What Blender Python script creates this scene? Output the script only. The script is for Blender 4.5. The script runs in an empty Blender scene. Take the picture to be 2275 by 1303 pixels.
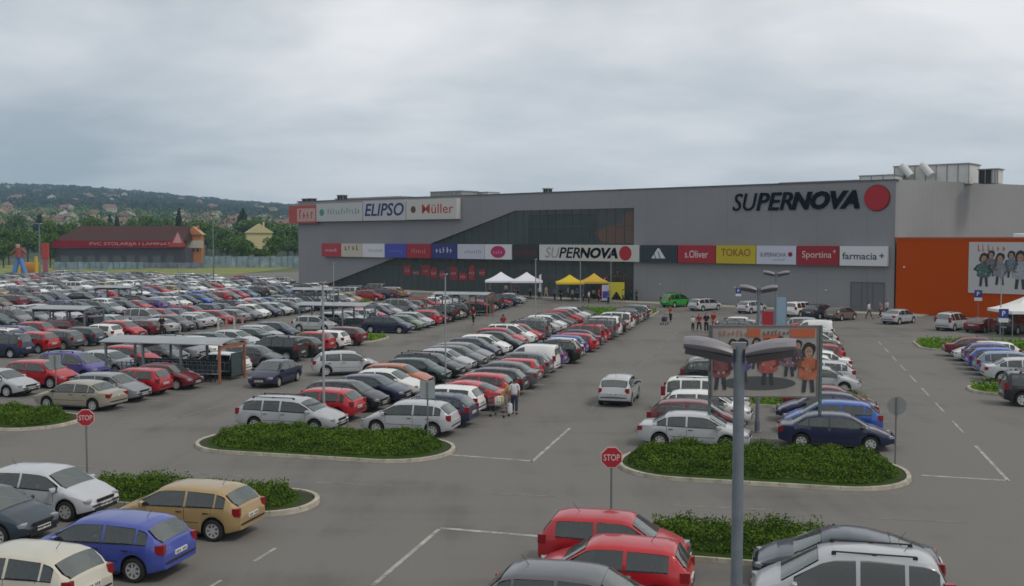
import bpy, bmesh, math, random
import numpy as np
from mathutils import Vector, Matrix
R = math.radians
sc = bpy.context.scene
col = sc.collection

# ------------------------------------------------------------------ camera
CAM_H = 8.5
PITCH = math.atan(121.5 / 2300)
cam = bpy.data.cameras.new('camera'); cam.sensor_width = 36; cam.lens = 2300 / 2275 * 36
cam.clip_start = 0.3; cam.clip_end = 12000
camo = bpy.data.objects.new('camera', cam); col.objects.link(camo)
camo.location = (0, 0, CAM_H); camo.rotation_euler = (R(90) - PITCH, 0, 0)
sc.camera = camo

# ------------------------------------------------------------------ light
sc.view_settings.view_transform = 'Standard'; sc.view_settings.look = 'None'
sc.cycles.filter_width = 1.6
sc.view_settings.exposure = 0.12; sc.view_settings.gamma = 1
SUN_DIR = Vector((0.62, -0.42, 1.0)).normalized()
sun_el = math.asin(SUN_DIR.z); sun_az = math.atan2(SUN_DIR.x, SUN_DIR.y)
sl = bpy.data.lights.new('sun', 'SUN'); sl.energy = 1.15; sl.angle = R(12); sl.color = (1, 0.95, 0.86)
so = bpy.data.objects.new('sun', sl); col.objects.link(so)
so.rotation_euler = (-SUN_DIR).to_track_quat('-Z', 'Y').to_euler(); so.location = (0, 0, 60)

w = bpy.data.worlds.new('World'); sc.world = w; w.use_nodes = True
nt = w.node_tree; nt.nodes.clear()
def wn(t, **k):
    n = nt.nodes.new(t)
    for a, b in k.items(): setattr(n, a, b)
    return n
def wl(a, b): nt.links.new(a, b)
sky = wn('ShaderNodeTexSky', sky_type='NISHITA', sun_disc=False, sun_elevation=sun_el, sun_rotation=sun_az)
tc = wn('ShaderNodeTexCoord'); sep = wn('ShaderNodeSeparateXYZ'); wl(tc.outputs['Generated'], sep.inputs[0])
zc = wn('ShaderNodeMath', operation='MAXIMUM'); wl(sep.outputs[2], zc.inputs[0]); zc.inputs[1].default_value = 0.0
za = wn('ShaderNodeMath', operation='ADD'); wl(zc.outputs[0], za.inputs[0]); za.inputs[1].default_value = 0.13
dx = wn('ShaderNodeMath', operation='DIVIDE'); wl(sep.outputs[0], dx.inputs[0]); wl(za.outputs[0], dx.inputs[1])
dy = wn('ShaderNodeMath', operation='DIVIDE'); wl(sep.outputs[1], dy.inputs[0]); wl(za.outputs[0], dy.inputs[1])
cb = wn('ShaderNodeCombineXYZ'); wl(dx.outputs[0], cb.inputs[0]); wl(dy.outputs[0], cb.inputs[1]); cb.inputs[2].default_value = 3.7
n1 = wn('ShaderNodeTexNoise'); n1.inputs['Scale'].default_value = 0.42; n1.inputs['Detail'].default_value = 6; n1.inputs['Roughness'].default_value = 0.5; n1.inputs['Distortion'].default_value = 0.5
n2 = wn('ShaderNodeTexNoise'); n2.inputs['Scale'].default_value = 1.5; n2.inputs['Detail'].default_value = 5; n2.inputs['Roughness'].default_value = 0.55
wl(cb.outputs[0], n1.inputs['Vector']); wl(cb.outputs[0], n2.inputs['Vector'])
m0 = wn('ShaderNodeMath', operation='MULTIPLY_ADD'); wl(n2.outputs[0], m0.inputs[0]); m0.inputs[1].default_value = 0.35; wl(n1.outputs[0], m0.inputs[2])
m1 = wn('ShaderNodeMath', operation='MULTIPLY_ADD'); wl(dx.outputs[0], m1.inputs[0]); m1.inputs[1].default_value = 0.05; wl(m0.outputs[0], m1.inputs[2])
rp = wn('ShaderNodeValToRGB'); wl(m1.outputs[0], rp.inputs[0])
e = rp.color_ramp.elements; e[0].position = 0.50; e[0].color = (3.3, 3.75, 4.2, 1); e[1].position = 0.84; e[1].color = (7.1, 7.15, 7.35, 1)
x = e.new(0.66); x.color = (5.0, 5.3, 5.65, 1)
# overcast luminance rises towards the zenith
gm = wn('ShaderNodeMath', operation='MULTIPLY_ADD'); wl(zc.outputs[0], gm.inputs[0]); gm.inputs[1].default_value = 0.20; gm.inputs[2].default_value = 1.20
vw = wn('ShaderNodeMix', data_type='RGBA'); vw.blend_type = 'MULTIPLY'; wl(zc.outputs[0], vw.inputs[0]); wl(rp.outputs[0], vw.inputs[6]); vw.inputs[7].default_value = (1.04, .94, .82, 1)
vm = wn('ShaderNodeVectorMath', operation='SCALE'); wl(vw.outputs[2], vm.inputs[0]); wl(gm.outputs[0], vm.inputs['Scale'])
mx = wn('ShaderNodeMix', data_type='RGBA'); mx.inputs[0].default_value = 0.94
wl(sky.outputs[0], mx.inputs[6]); wl(vm.outputs[0], mx.inputs[7])
bg = wn('ShaderNodeBackground'); bg.inputs[1].default_value = 0.105; wl(mx.outputs[2], bg.inputs[0])
wo = wn('ShaderNodeOutputWorld'); wl(bg.outputs[0], wo.inputs[0])

# ------------------------------------------------------------------ frames
TH = R(14.6); CT, ST = math.cos(TH), math.sin(TH)
def XY(v, u):                       # parking frame: u along the aisles, v across them
    return (v * CT + u * ST, -v * ST + u * CT)
def G(px, py, z=0.0):               # where a sight line of the photograph meets height z
    x = (px - 1137.5) / 2300; y = -(py - 651.5) / 2300
    Y = math.cos(PITCH) + y * math.sin(PITCH); Z = -math.sin(PITCH) + y * math.cos(PITCH)
    t = (z - CAM_H) / Z
    return (x * t, Y * t)

# ------------------------------------------------------------------ materials
MATS = {}
def mat(name, color=(0.5, 0.5, 0.5), rough=0.6, metal=0.0, coat=0.0, noise=0.0, nscale=3.0, bump=0.0, bscale=20.0, objcol=False, spec=0.5, color2=None, emit=0):
    if name in MATS: return MATS[name]
    m = bpy.data.materials.new(name); m.use_nodes = True; t = m.node_tree; b = t.nodes['Principled BSDF']
    b.inputs['Roughness'].default_value = rough; b.inputs['Metallic'].default_value = metal
    b.inputs['Coat Weight'].default_value = coat; b.inputs['Coat Roughness'].default_value = 0.08
    b.inputs['Specular IOR Level'].default_value = spec
    c = (*color, 1)
    b.inputs['Base Color'].default_value = c
    src = None
    if objcol:
        oi = t.nodes.new('ShaderNodeObjectInfo'); src = oi.outputs['Color']
    if noise or bump:
        tx = t.nodes.new('ShaderNodeTexCoord')
    if noise:
        nz = t.nodes.new('ShaderNodeTexNoise'); nz.inputs['Scale'].default_value = nscale; nz.inputs['Detail'].default_value = 5
        t.links.new(tx.outputs['Object'], nz.inputs['Vector'])
        mr = t.nodes.new('ShaderNodeMapRange'); mr.inputs[1].default_value = 0.3; mr.inputs[2].default_value = 0.7
        t.links.new(nz.outputs[0], mr.inputs[0])
        mxx = t.nodes.new('ShaderNodeMix'); mxx.data_type = 'RGBA'
        if color2 is None and not objcol:
            mxx.inputs[6].default_value = tuple(k * (1 - noise) for k in color) + (1,); mxx.inputs[7].default_value = tuple(min(1, k * (1 + noise)) for k in color) + (1,)
            t.links.new(mr.outputs[0], mxx.inputs[0])
        elif objcol:
            mxx.blend_type = 'MULTIPLY'; mxx.inputs[0].default_value = 1
            mr.inputs[3].default_value = 1 - noise; mr.inputs[4].default_value = 1.0
            t.links.new(src, mxx.inputs[6]); t.links.new(mr.outputs[0], mxx.inputs[7])
        else:
            mxx.inputs[6].default_value = c; mxx.inputs[7].default_value = (*color2, 1); t.links.new(mr.outputs[0], mxx.inputs[0])
        t.links.new(mxx.outputs[2], b.inputs['Base Color'])
    elif src: t.links.new(src, b.inputs['Base Color'])
    if bump:
        bz = t.nodes.new('ShaderNodeTexNoise'); bz.inputs['Scale'].default_value = bscale; t.links.new(tx.outputs['Object'], bz.inputs['Vector'])
        bp = t.nodes.new('ShaderNodeBump'); bp.inputs['Strength'].default_value = bump; t.links.new(bz.outputs[0], bp.inputs['Height']); t.links.new(bp.outputs[0], b.inputs['Normal'])
    if emit:
        b.inputs['Emission Color'].default_value = c; b.inputs['Emission Strength'].default_value = emit
    MATS[name] = m; return m

PAINT = mat('car_paint', rough=0.34, coat=0.75, objcol=True, noise=0.10, nscale=1.3, spec=0.35)
def glass(name, tint, ior, base):
    m = bpy.data.materials.new(name); m.use_nodes = True; t = m.node_tree; t.nodes.remove(t.nodes['Principled BSDF'])
    tr = t.nodes.new('ShaderNodeBsdfTransparent'); tr.inputs[0].default_value = (*tint, 1)
    gl = t.nodes.new('ShaderNodeBsdfGlossy'); gl.inputs['Roughness'].default_value = .04; gl.inputs[0].default_value = (.92, .96, .95, 1)
    df = t.nodes.new('ShaderNodeBsdfDiffuse'); df.inputs[0].default_value = (*base, 1)
    m0 = t.nodes.new('ShaderNodeMixShader'); m0.inputs[0].default_value = .22; t.links.new(tr.outputs[0], m0.inputs[1]); t.links.new(df.outputs[0], m0.inputs[2])
    fr = t.nodes.new('ShaderNodeFresnel'); fr.inputs[0].default_value = ior
    ms = t.nodes.new('ShaderNodeMixShader'); t.links.new(fr.outputs[0], ms.inputs[0]); t.links.new(m0.outputs[0], ms.inputs[1]); t.links.new(gl.outputs[0], ms.inputs[2])
    t.links.new(ms.outputs[0], t.nodes['Material Output'].inputs[0]); MATS[name] = m; return m
t_ = PAINT.node_tree; b_ = t_.nodes['Principled BSDF']; ge = t_.nodes.new('ShaderNodeNewGeometry'); lin = t_.nodes.new('ShaderNodeBsdfDiffuse'); lin.inputs[0].default_value = (.05, .05, .052, 1)
mm = t_.nodes.new('ShaderNodeMixShader'); t_.links.new(ge.outputs['Backfacing'], mm.inputs[0]); t_.links.new(b_.outputs[0], mm.inputs[1]); t_.links.new(lin.outputs[0], mm.inputs[2]); t_.links.new(mm.outputs[0], t_.nodes['Material Output'].inputs[0])
GLASS = glass('car_glass', (.50, .57, .55), 1.9, (.06, .07, .07)); SCREEN = glass('windscreen_glass', (.42, .50, .48), 2.2, (.22, .26, .25))  # pale diffuse bases, strongest in the screens, stand in for reflected sky
WINDOW = mat('house_window', (.03, .035, .04), rough=.2)
SEAT = mat('seat_cloth', (.035, .036, .042), rough=.9); LINING = None
TYRE = mat('tyre', (0.012, 0.012, 0.012), rough=0.85)
RIM = mat('rim_metal', (0.50, 0.50, 0.51), rough=0.4, metal=0.3)
DARK = mat('dark_plastic', (0.015, 0.015, 0.017), rough=0.6)
HEAD = mat('lamp_glass', (0.30, 0.32, 0.34), rough=0.12, metal=0.2)
TAIL = mat('tail_lens', (0.22, 0.006, 0.009), rough=0.25)
PLATE = mat('plate_white', (0.62, 0.62, 0.60), rough=0.5)
CLOTH = mat('cloth', rough=0.9, objcol=True, noise=0.2, nscale=6)
SKIN = mat('skin', (0.45, 0.26, 0.18), rough=0.6)
HAIR = mat('hair', (0.03, 0.018, 0.012), rough=0.7)
STEEL = mat('galvanised_steel', (0.17, 0.20, 0.23), rough=0.5, metal=0.3, noise=0.15, nscale=4)
GREYPOLE = mat('grey_pole', (0.16, 0.17, 0.17), rough=0.5, metal=0.2)
LAMPHEAD = mat('lamp_head_grey', (0.21, 0.20, 0.22), rough=0.38)
LAMPDARK = mat('lamp_underside', (0.045, 0.042, 0.045), rough=0.5)
CONC = mat('kerb_concrete', (0.40, 0.37, 0.30), rough=0.9, noise=0.25, nscale=2.5, bump=0.3, bscale=30)
WHITE = mat('white_panel', (0.62, 0.63, 0.65), rough=0.5)
def flat(name, c, rough=0.55, **k): return mat(name, c, rough=rough, noise=0.06, nscale=1.5, **k)

def asphalt():
    m = bpy.data.materials.new('asphalt'); m.use_nodes = True; t = m.node_tree; b = t.nodes['Principled BSDF']
    tx = t.nodes.new('ShaderNodeTexCoord')
    def nz(s, d=6, r=0.6, st=None):
        n = t.nodes.new('ShaderNodeTexNoise'); n.inputs['Scale'].default_value = s; n.inputs['Detail'].default_value = d; n.inputs['Roughness'].default_value = r
        if st:
            mp = t.nodes.new('ShaderNodeMapping'); mp.inputs['Scale'].default_value = st; mp.inputs['Rotation'].default_value = (0, 0, TH)
            t.links.new(tx.outputs['Object'], mp.inputs[0]); t.links.new(mp.outputs[0], n.inputs['Vector'])
        else: t.links.new(tx.outputs['Object'], n.inputs['Vector'])
        return n.outputs[0]
    a = nz(0.09, 5); c = nz(0.7, 6, st=(1, 0.12, 1)); d = nz(35, 2); s2 = nz(0.5, 7, st=(0.07, 1, 1))
    def ma(x, k, y):
        n = t.nodes.new('ShaderNodeMath'); n.operation = 'MULTIPLY_ADD'; t.links.new(x, n.inputs[0]); n.inputs[1].default_value = k
        if isinstance(y, float): n.inputs[2].default_value = y
        else: t.links.new(y, n.inputs[2])
        return n.outputs[0]
    v = ma(a, 1.1, ma(c, 0.6, ma(d, 0.45, ma(s2, 0.55, -0.35))))
    rp = t.nodes.new('ShaderNodeValToRGB'); t.links.new(v, rp.inputs[0])
    e = rp.color_ramp.elements; e[0].position = 0.6; e[0].color = (0.066, 0.063, 0.059, 1); e[1].position = 1.25; e[1].color = (0.152, 0.144, 0.133, 1)
    t.links.new(rp.outputs[0], b.inputs['Base Color']); b.inputs['Roughness'].default_value = 0.88
    bp = t.nodes.new('ShaderNodeBump'); bp.inputs['Strength'].default_value = 0.15; t.links.new(d, bp.inputs['Height']); t.links.new(bp.outputs[0], b.inputs['Normal'])
    return m
ASPHALT = asphalt()
def paintline(hi=.50, lo=.13):
    m = bpy.data.materials.new('worn_road_paint'); m.use_nodes = True; t = m.node_tree; b = t.nodes['Principled BSDF']
    tx = t.nodes.new('ShaderNodeTexCoord'); n = t.nodes.new('ShaderNodeTexNoise'); n.inputs['Scale'].default_value = 2.2; n.inputs['Detail'].default_value = 8; n.inputs['Roughness'].default_value = 0.7
    t.links.new(tx.outputs['Object'], n.inputs['Vector'])
    rp = t.nodes.new('ShaderNodeValToRGB'); t.links.new(n.outputs[0], rp.inputs[0]); e = rp.color_ramp.elements
    e[0].position = 0.36; e[0].color = (lo, lo * .97, lo * .92, 1); e[1].position = 0.62; e[1].color = (hi, hi * .98, hi * .93, 1)
    t.links.new(rp.outputs[0], b.inputs['Base Color']); b.inputs['Roughness'].default_value = 0.8
    return m
LINE = paintline(.44, .16); FAINT = paintline(.21, .10)
GRASS = mat('grass_green', (0.06, 0.12, 0.012), rough=0.95, noise=0.3, nscale=1.6, color2=(0.12, 0.20, 0.02), bump=0.5, bscale=12)
FIELD = mat('field_green', (0.035, 0.06, 0.016), rough=0.95, noise=0.3, nscale=0.02, color2=(0.10, 0.12, 0.03))
SOIL = mat('bed_soil', (0.03, 0.035, 0.014), rough=1.0, noise=0.3, nscale=3)
LEAFM = mat('shrub_leaf', (0.055, 0.110, 0.008), rough=0.8, noise=0.5, nscale=1.1, color2=(0.105, 0.185, 0.014), spec=.2)
LEAFS = mat('shrub_leaf_dark', (0.022, 0.048, 0.006), rough=0.85, noise=0.5, nscale=2.2, color2=(0.035, 0.065, 0.010), spec=.15)
LEAFM2 = mat('tree_leaf', (0.055, 0.115, 0.012), rough=0.8, noise=0.5, nscale=0.35, color2=(0.13, 0.23, 0.025), spec=.2)
LEAFM3 = mat('dark_leaf', (0.012, 0.028, 0.010), rough=0.85, noise=0.5, nscale=0.4, color2=(0.03, 0.055, 0.018), spec=.15)
BARK = mat('bark', (0.07, 0.05, 0.035), rough=0.9)
WOODLAND = mat('hill_woodland', (0.012, 0.030, 0.016), rough=1.0, noise=0.5, nscale=0.010, color2=(0.045, 0.065, 0.032), bump=0.6, bscale=0.05)

# ------------------------------------------------------------------ mesh builder
class MB:
    def __init__(s): s.v = []; s.f = []; s.m = []; s.mats = []; s.sm = []
    def mi(s, m):
        if m not in s.mats: s.mats.append(m)
        return s.mats.index(m)
    def add(s, vs, fs, m, smooth=False):
        o = len(s.v); s.v += [tuple(p) for p in vs]; k = s.mi(m)
        for f in fs: s.f.append(tuple(i + o for i in f)); s.m.append(k); s.sm.append(smooth)
        return s
    def merge(s, b, M=None):
        o = len(s.v)
        s.v += [tuple(M @ Vector(p)) for p in b.v] if M else list(b.v)
        mp = [s.mi(x) for x in b.mats]
        for f, k, q in zip(b.f, b.m, b.sm): s.f.append(tuple(i + o for i in f)); s.m.append(mp[k]); s.sm.append(q)
        return s
    def box(s, c, size, m, M=None, taper=1.0):
        x, y, z = (k / 2 for k in size); vs = []
        for sz in (-1, 1):
            t = taper if sz > 0 else 1
            for sx, sy in ((-1, -1), (1, -1), (1, 1), (-1, 1)): vs.append(Vector((sx * x * t, sy * y * t, sz * z)))
        if M is not None: vs = [M @ p for p in vs]
        vs = [p + Vector(c) for p in vs]
        return s.add(vs, [(3, 2, 1, 0), (4, 5, 6, 7), (0, 1, 5, 4), (1, 2, 6, 5), (2, 3, 7, 6), (3, 0, 4, 7)], m)
    def rbox(s, c, size, m, M=None, n=3):          # rounded, pillow-like box
        vs = []; fs = []; N = 8; K = 5
        for j in range(K + 1):
            ph = -math.pi / 2 + math.pi * j / K
            for i in range(N * 2):
                th = math.pi * i / N
                def sp(a): return math.copysign(abs(a) ** 0.38, a)
                p = Vector((sp(math.cos(ph)) * sp(math.cos(th)) * size[0] / 2, sp(math.cos(ph)) * sp(math.sin(th)) * size[1] / 2, sp(math.sin(ph)) * size[2] / 2))
                if M is not None: p = M @ p
                vs.append(p + Vector(c))
        for j in range(K):
            for i in range(N * 2):
                a = j * N * 2 + i; b = j * N * 2 + (i + 1) % (N * 2); fs.append((a, b, b + N * 2, a + N * 2))
        return s.add(vs, fs, m, True)
    def tube(s, p0, p1, r0, r1, m, n=10, caps=True):
        p0 = Vector(p0); p1 = Vector(p1); d = (p1 - p0).normalized(); q = d.to_track_quat('Z', 'Y')
        vs = []
        for p, r in ((p0, r0), (p1, r1)):
            for i in range(n): vs.append(p + q @ Vector((r * math.cos(2 * math.pi * i / n), r * math.sin(2 * math.pi * i / n), 0)))
        fs = [(i, (i + 1) % n, n + (i + 1) % n, n + i) for i in range(n)]
        s.add(vs, fs, m, True)
        if caps: s.add(vs, [tuple(range(n))[::-1], tuple(range(n, 2 * n))], m)
        return s
    def prism(s, pts, z0, z1, m, mtop=None):
        n = len(pts); vs = [(p[0], p[1], z0) for p in pts] + [(p[0], p[1], z1) for p in pts]
        s.add(vs, [(i, (i + 1) % n, n + (i + 1) % n, n + i) for i in range(n)] + [tuple(range(n))[::-1]], m)
        s.add(vs, [tuple(range(n, 2 * n))], mtop or m)
        return s
    def mesh(s, name):
        me = bpy.data.meshes.new(name); me.from_pydata(s.v, [], s.f)
        for m in s.mats: me.materials.append(m)
        me.polygons.foreach_set('material_index', s.m); me.polygons.foreach_set('use_smooth', s.sm)
        me.update()
        try: me.set_sharp_from_angle(angle=R(38))
        except Exception: pass
        return me
    def build(s, name, parent=None, loc=None, M=None):
        o = bpy.data.objects.new(name, s.mesh(name)); col.objects.link(o)
        if parent: o.parent = parent
        if loc: o.location = loc
        if M is not None: o.matrix_local = M
        return o
def tag(o, label=None, cat=None, group=None, kind=None):
    if label: o['label'] = label
    if cat: o['category'] = cat
    if group: o['group'] = group
    if kind: o['kind'] = kind
    return o
def empty(name, loc=(0, 0, 0), rz=0.0, M=None):
    o = bpy.data.objects.new(name, None); col.objects.link(o); o.empty_display_size = 0.2
    if M is not None: o.matrix_world = M
    else: o.location = loc; o.rotation_euler = (0, 0, rz)
    return o
def kids(o): return [c for c in o.children]
def copy_tree(o, loc, rz, parent=None, color=None):
    c = o.copy(); col.objects.link(c)
    if parent is None: c.location = loc; c.rotation_euler = (0, 0, rz)
    else: c.parent = parent
    if color: c.color = color
    for ch in o.children: copy_tree(ch, None, None, c, color)
    return c

# ------------------------------------------------------------------ text
def text_mb(txt, w_, h_, m, shear=0.0, bold=0.0, ext=0.02, z=0.0, x0=None):
    cu = bpy.data.curves.new('t', 'FONT'); cu.body = txt; cu.size = 1; cu.shear = shear; cu.offset = bold; cu.extrude = 0.01; cu.resolution_u = 3
    o = bpy.data.objects.new('t', cu); col.objects.link(o)
    dg = bpy.context.evaluated_depsgraph_get(); me = bpy.data.meshes.new_from_object(o.evaluated_get(dg))
    vs = [v.co.copy() for v in me.vertices]; fs = [tuple(p.vertices) for p in me.polygons]
    bpy.data.objects.remove(o); bpy.data.curves.remove(cu); bpy.data.meshes.remove(me)
    xs = [v.x for v in vs]; ys = [v.y for v in vs]
    a, b, c, d = min(xs), max(xs), min(ys), max(ys)
    out = []
    for v in vs: out.append(((v.x - a) / (b - a) * w_ - (w_ / 2 if x0 is None else -x0), (v.y - c) / (d - c) * h_ - h_ / 2, z + (ext if v.z > 0 else -0.01)))
    mb = MB(); mb.add(out, fs, m); return mb
def disc_mb(r, m, t=0.03, z=0.0, cx=0, cy=0, n=36, ry=None):
    mb = MB(); ry = ry or r
    vs = [(cx + r * math.cos(2 * math.pi * i / n), cy + ry * math.sin(2 * math.pi * i / n), z + k) for k in (0, t) for i in range(n)]
    mb.add(vs, [tuple(range(n, 2 * n))] + [(i, (i + 1) % n, n + (i + 1) % n, n + i) for i in range(n)], m); return mb
def plate_mb(x0, x1, y0, y1, z0, z1, m):
    return MB().box(((x0 + x1) / 2, (y0 + y1) / 2, (z0 + z1) / 2), (x1 - x0, y1 - y0, z1 - z0), m)

# ================================================================== CARS
def lerp_poly(P, x):
    if x <= P[0][0]: return P[0][1]
    for (a, b), (c, d) in zip(P, P[1:]):
        if x <= c: return b + (d - b) * (x - a) / (c - a) if c > a else d
    return P[-1][1]
def smooth_poly(P, x, r=0.07):
    return sum(lerp_poly(P, x + r * k) for k in (-1, -0.5, 0, 0.5, 1)) / 5
class Spec:
    def __init__(s, L, W, H, top, belt, fw, rw, wheels, panes, seams, wr=0.30, tail='low', rails=False, blankside=False, tumble=0.30, tailz=(0.72, 0.95), sq=0.0):
        s.L, s.W, s.H = L, W / 2, H; s.top, s.belt = top, belt; s.fw, s.rw = fw, rw; s.wheels, s.panes, s.seams, s.wr = wheels, panes, seams, wr
        s.tail, s.rails, s.blank, s.tumble, s.tailz, s.sq = tail, rails, blankside, tumble, tailz, sq
    def T(s, x): return smooth_poly(s.top, x, 0.05)
    def B(s, x): return min(smooth_poly(s.belt, x, 0.1), s.T(x) - 0.02)
    def w(s, x):
        e = s.L / 2 - abs(x); k = max(0, 0.62 - e) / 0.62
        a = 0.24 if x > 0 else 0.17
        return s.W * (1 - a * k ** 2.2)
    def zb(s, x):
        z = 0.215 + max(0, 0.13 * (abs(x) - s.L / 2 + 0.55) / 0.55)
        for xc in s.wheels:
            r = s.wr + 0.075
            if abs(x - xc) < r: z = max(z, s.wr + math.sqrt(r * r - (x - xc) ** 2))
        return z
    def sec(s, x):
        W, T, B, zb = s.w(x), s.T(x), s.B(x), s.zb(x); g = T - B
        cr = 0.045 if g > 0.15 else 0.03
        t = s.tumble * g + (0.05 if g > 0.15 else 0.10); Tp = T - cr; ye = W * 0.985 - t
        m = max(0.5, zb + 0.05); m = min(m, B - 0.06)
        z5 = B + 0.45 * (Tp - B); z6 = B + 0.86 * (Tp - B)
        return [(W * 0.945, zb), (W * 0.985, zb + 0.35 * (m - zb)), (W, m), (W * 0.998, (m + B) / 2), (W * 0.978, B), (W * 0.978 - (t - 0.03) * 0.5, z5),
                (ye + 0.035, z6), (ye - 0.03, Tp - 0.008), (ye - 0.15, Tp + cr * 0.35), (ye * 0.5, T - cr * 0.25), (0, T)]
    def side_y(s, x, z):
        P = s.sec(x)
        for (y0, z0), (y1, z1) in zip(P[2:8], P[3:9]):
            if z0 <= z <= z1 and z1 > z0: return y0 + (y1 - y0) * (z - z0) / (z1 - z0)
        return P[4][0]
    def top_z(s, x, y):
        P = s.sec(x); y = abs(y)
        for (y0, z0), (y1, z1) in zip(P[6:], P[7:]):
            if y1 <= y <= y0: return z0 + (z1 - z0) * (y0 - y) / max(1e-6, y0 - y1)
        return P[6][1]

def body_mb(s):
    xs = set()
    h = s.L / 2
    for k in range(15): xs.add(round(-h + s.L * k / 14, 3))
    for a, _ in s.top:
        for o in (-0.05, 0, 0.05): xs.add(round(min(h, max(-h, a + o)), 3))
    for xc in s.wheels:
        r = s.wr + 0.075
        for k in range(11): xs.add(round(xc + (r - 0.001) * math.cos(math.pi * k / 10), 3))
        xs.add(round(xc + r + 0.004, 3)); xs.add(round(xc - r - 0.004, 3))
    for o in (0.04, 0.14, 0.28): xs.add(round(h - o, 3)); xs.add(round(-h + o, 3))
    PN = list(s.panes); SC = [tuple(sorted(q)) for q in (s.fw, s.rw) if q]
    for q in PN + SC:
        for a in q: xs.add(round(a, 3))
    xs = sorted(xs); X = [xs[0]]
    for a in xs[1:]:
        if a - X[-1] > 0.0035: X.append(a)
    mb = MB(); V = []; n = 11
    for x in X:
        P = s.sec(x); V += [(x, y, z) for y, z in P] + [(x, -y, z) for y, z in P[-2::-1]]
    m = 2 * n - 1; F = []
    for i in range(len(X) - 1):
        xm = (X[i] + X[i + 1]) / 2; inp = any(a < xm < b for a, b in PN) and s.T(xm) - s.B(xm) > .17; ins = any(a < xm < b for a, b in SC)
        for j in range(m - 1):
            jj = j if j < n - 1 else m - 2 - j                     # same segment on either side
            if (inp and jj in (4, 5)) or (ins and jj in (7, 8, 9)): continue
            a = i * m + j; F.append((a, a + 1, a + m + 1, a + m))
    mb.add(V, F, PAINT, True)
    mb.add(V, [tuple(range(m))[::-1]], PAINT, False); o = (len(X) - 1) * m; mb.add(V, [tuple(range(o, o + m))], PAINT, False)
    mb.box((0, 0, 0.38), (s.L - 0.75, s.W * 2 - 0.40, 0.40), DARK)
    for q in (-1, 1): mb.box((q * (s.L / 2 - .27), 0, .40), (.40, s.W * 2 - .62, .12), DARK)
    # dark lower sills between the wheels
    a, b = s.wheels; r = s.wr + 0.12
    for y in (-1, 1): mb.box(((a + b) / 2, y * (s.W - 0.06), 0.215), (b - a - 2 * r, 0.10, 0.07), DARK)
    return mb
def cabin_mb(s):
    mb = MB(); f = s.fw[1]; r0 = s.wheels[0]; zb_ = s.B(0)
    mb.box((f - .28, 0, zb_ - .10), (.62, s.W * 2 - .26, .12), DARK)                       # dashboard
    st_ = MB(); st_.tube((f - .62, .36, zb_ + .02), (f - .58, .36, zb_ - .06), .17, .17, DARK, 12)
    mb.merge(st_)
    for x in ((f - 1.25, r0 + .42) if not s.blank else (f - 1.25,)):
        for y in (-.36, .36):
            mb.rbox((x, y, .52), (.50, .48, .22), SEAT); mb.rbox((x - .26, y, .80), (.16, .46, .58), SEAT, Matrix.Rotation(-.18, 3, 'Y')); mb.rbox((x - .34, y, zb_ + .24), (.10, .26, .17), SEAT)
    mb.box((r0 - .15 if r0 > -s.L / 2 + .5 else r0, 0, zb_ - .12), (.75, s.W * 2 - .30, .05), SEAT)    # parcel shelf
    return mb
def patch(s, f, nx, ny, m, flip=False):
    V = [f(i / nx, j / ny) for i in range(nx + 1) for j in range(ny + 1)]
    F = [(i * (ny + 1) + j, (i + 1) * (ny + 1) + j, (i + 1) * (ny + 1) + j + 1, i * (ny + 1) + j + 1) for i in range(nx) for j in range(ny)]
    if flip: F = [q[::-1] for q in F]
    mb = MB(); mb.add(V, F, m, True); return mb
def screen_mb(s, x0, x1, m=None, inset=0.09):
    sg = 1 if x1 > x0 else -1
    def f(a, b):
        x = x0 + (x1 - x0) * a; ye = s.sec(x)[7][0] - inset + 0.05; y = ye * (2 * b - 1)
        return (x + 0.010 * sg, y, s.top_z(x, y) + 0.008)
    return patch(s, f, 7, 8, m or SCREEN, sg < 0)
def side_mb(s, x0, x1, sd, m=None):
    def f(a, b):
        x = x0 + (x1 - x0) * a; zb_ = s.B(x) + 0.025; zt = max(zb_ + 0.012, s.T(x) - 0.115); z = zb_ + (zt - zb_) * b
        return (x, sd * (s.side_y(x, z) + 0.007), z)
    return patch(s, f, 9, 3, m or GLASS, sd > 0)
def strip_mb(s, pts, sd, m, wd=0.012, off=0.003):
    mb = MB()
    for (xa, za), (xb, zb_) in zip(pts, pts[1:]):
        K = 4
        for k in range(K):
            q = [(xa + (xb - xa) * t, za + (zb_ - za) * t) for t in (k / K, (k + 1) / K)]
            dxx, dz = q[1][0] - q[0][0], q[1][1] - q[0][1]; l = math.hypot(dxx, dz); nx, nz_ = -dz / l * wd / 2, dxx / l * wd / 2
            vs = [(q[i][0] + e_ * nx, sd * (s.side_y(q[i][0] + e_ * nx, q[i][1] + e_ * nz_) + off), q[i][1] + e_ * nz_) for i, e_ in ((0, -1), (1, -1), (1, 1), (0, 1))]
            mb.add(vs, [(0, 1, 2, 3)], m)
    return mb
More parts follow.
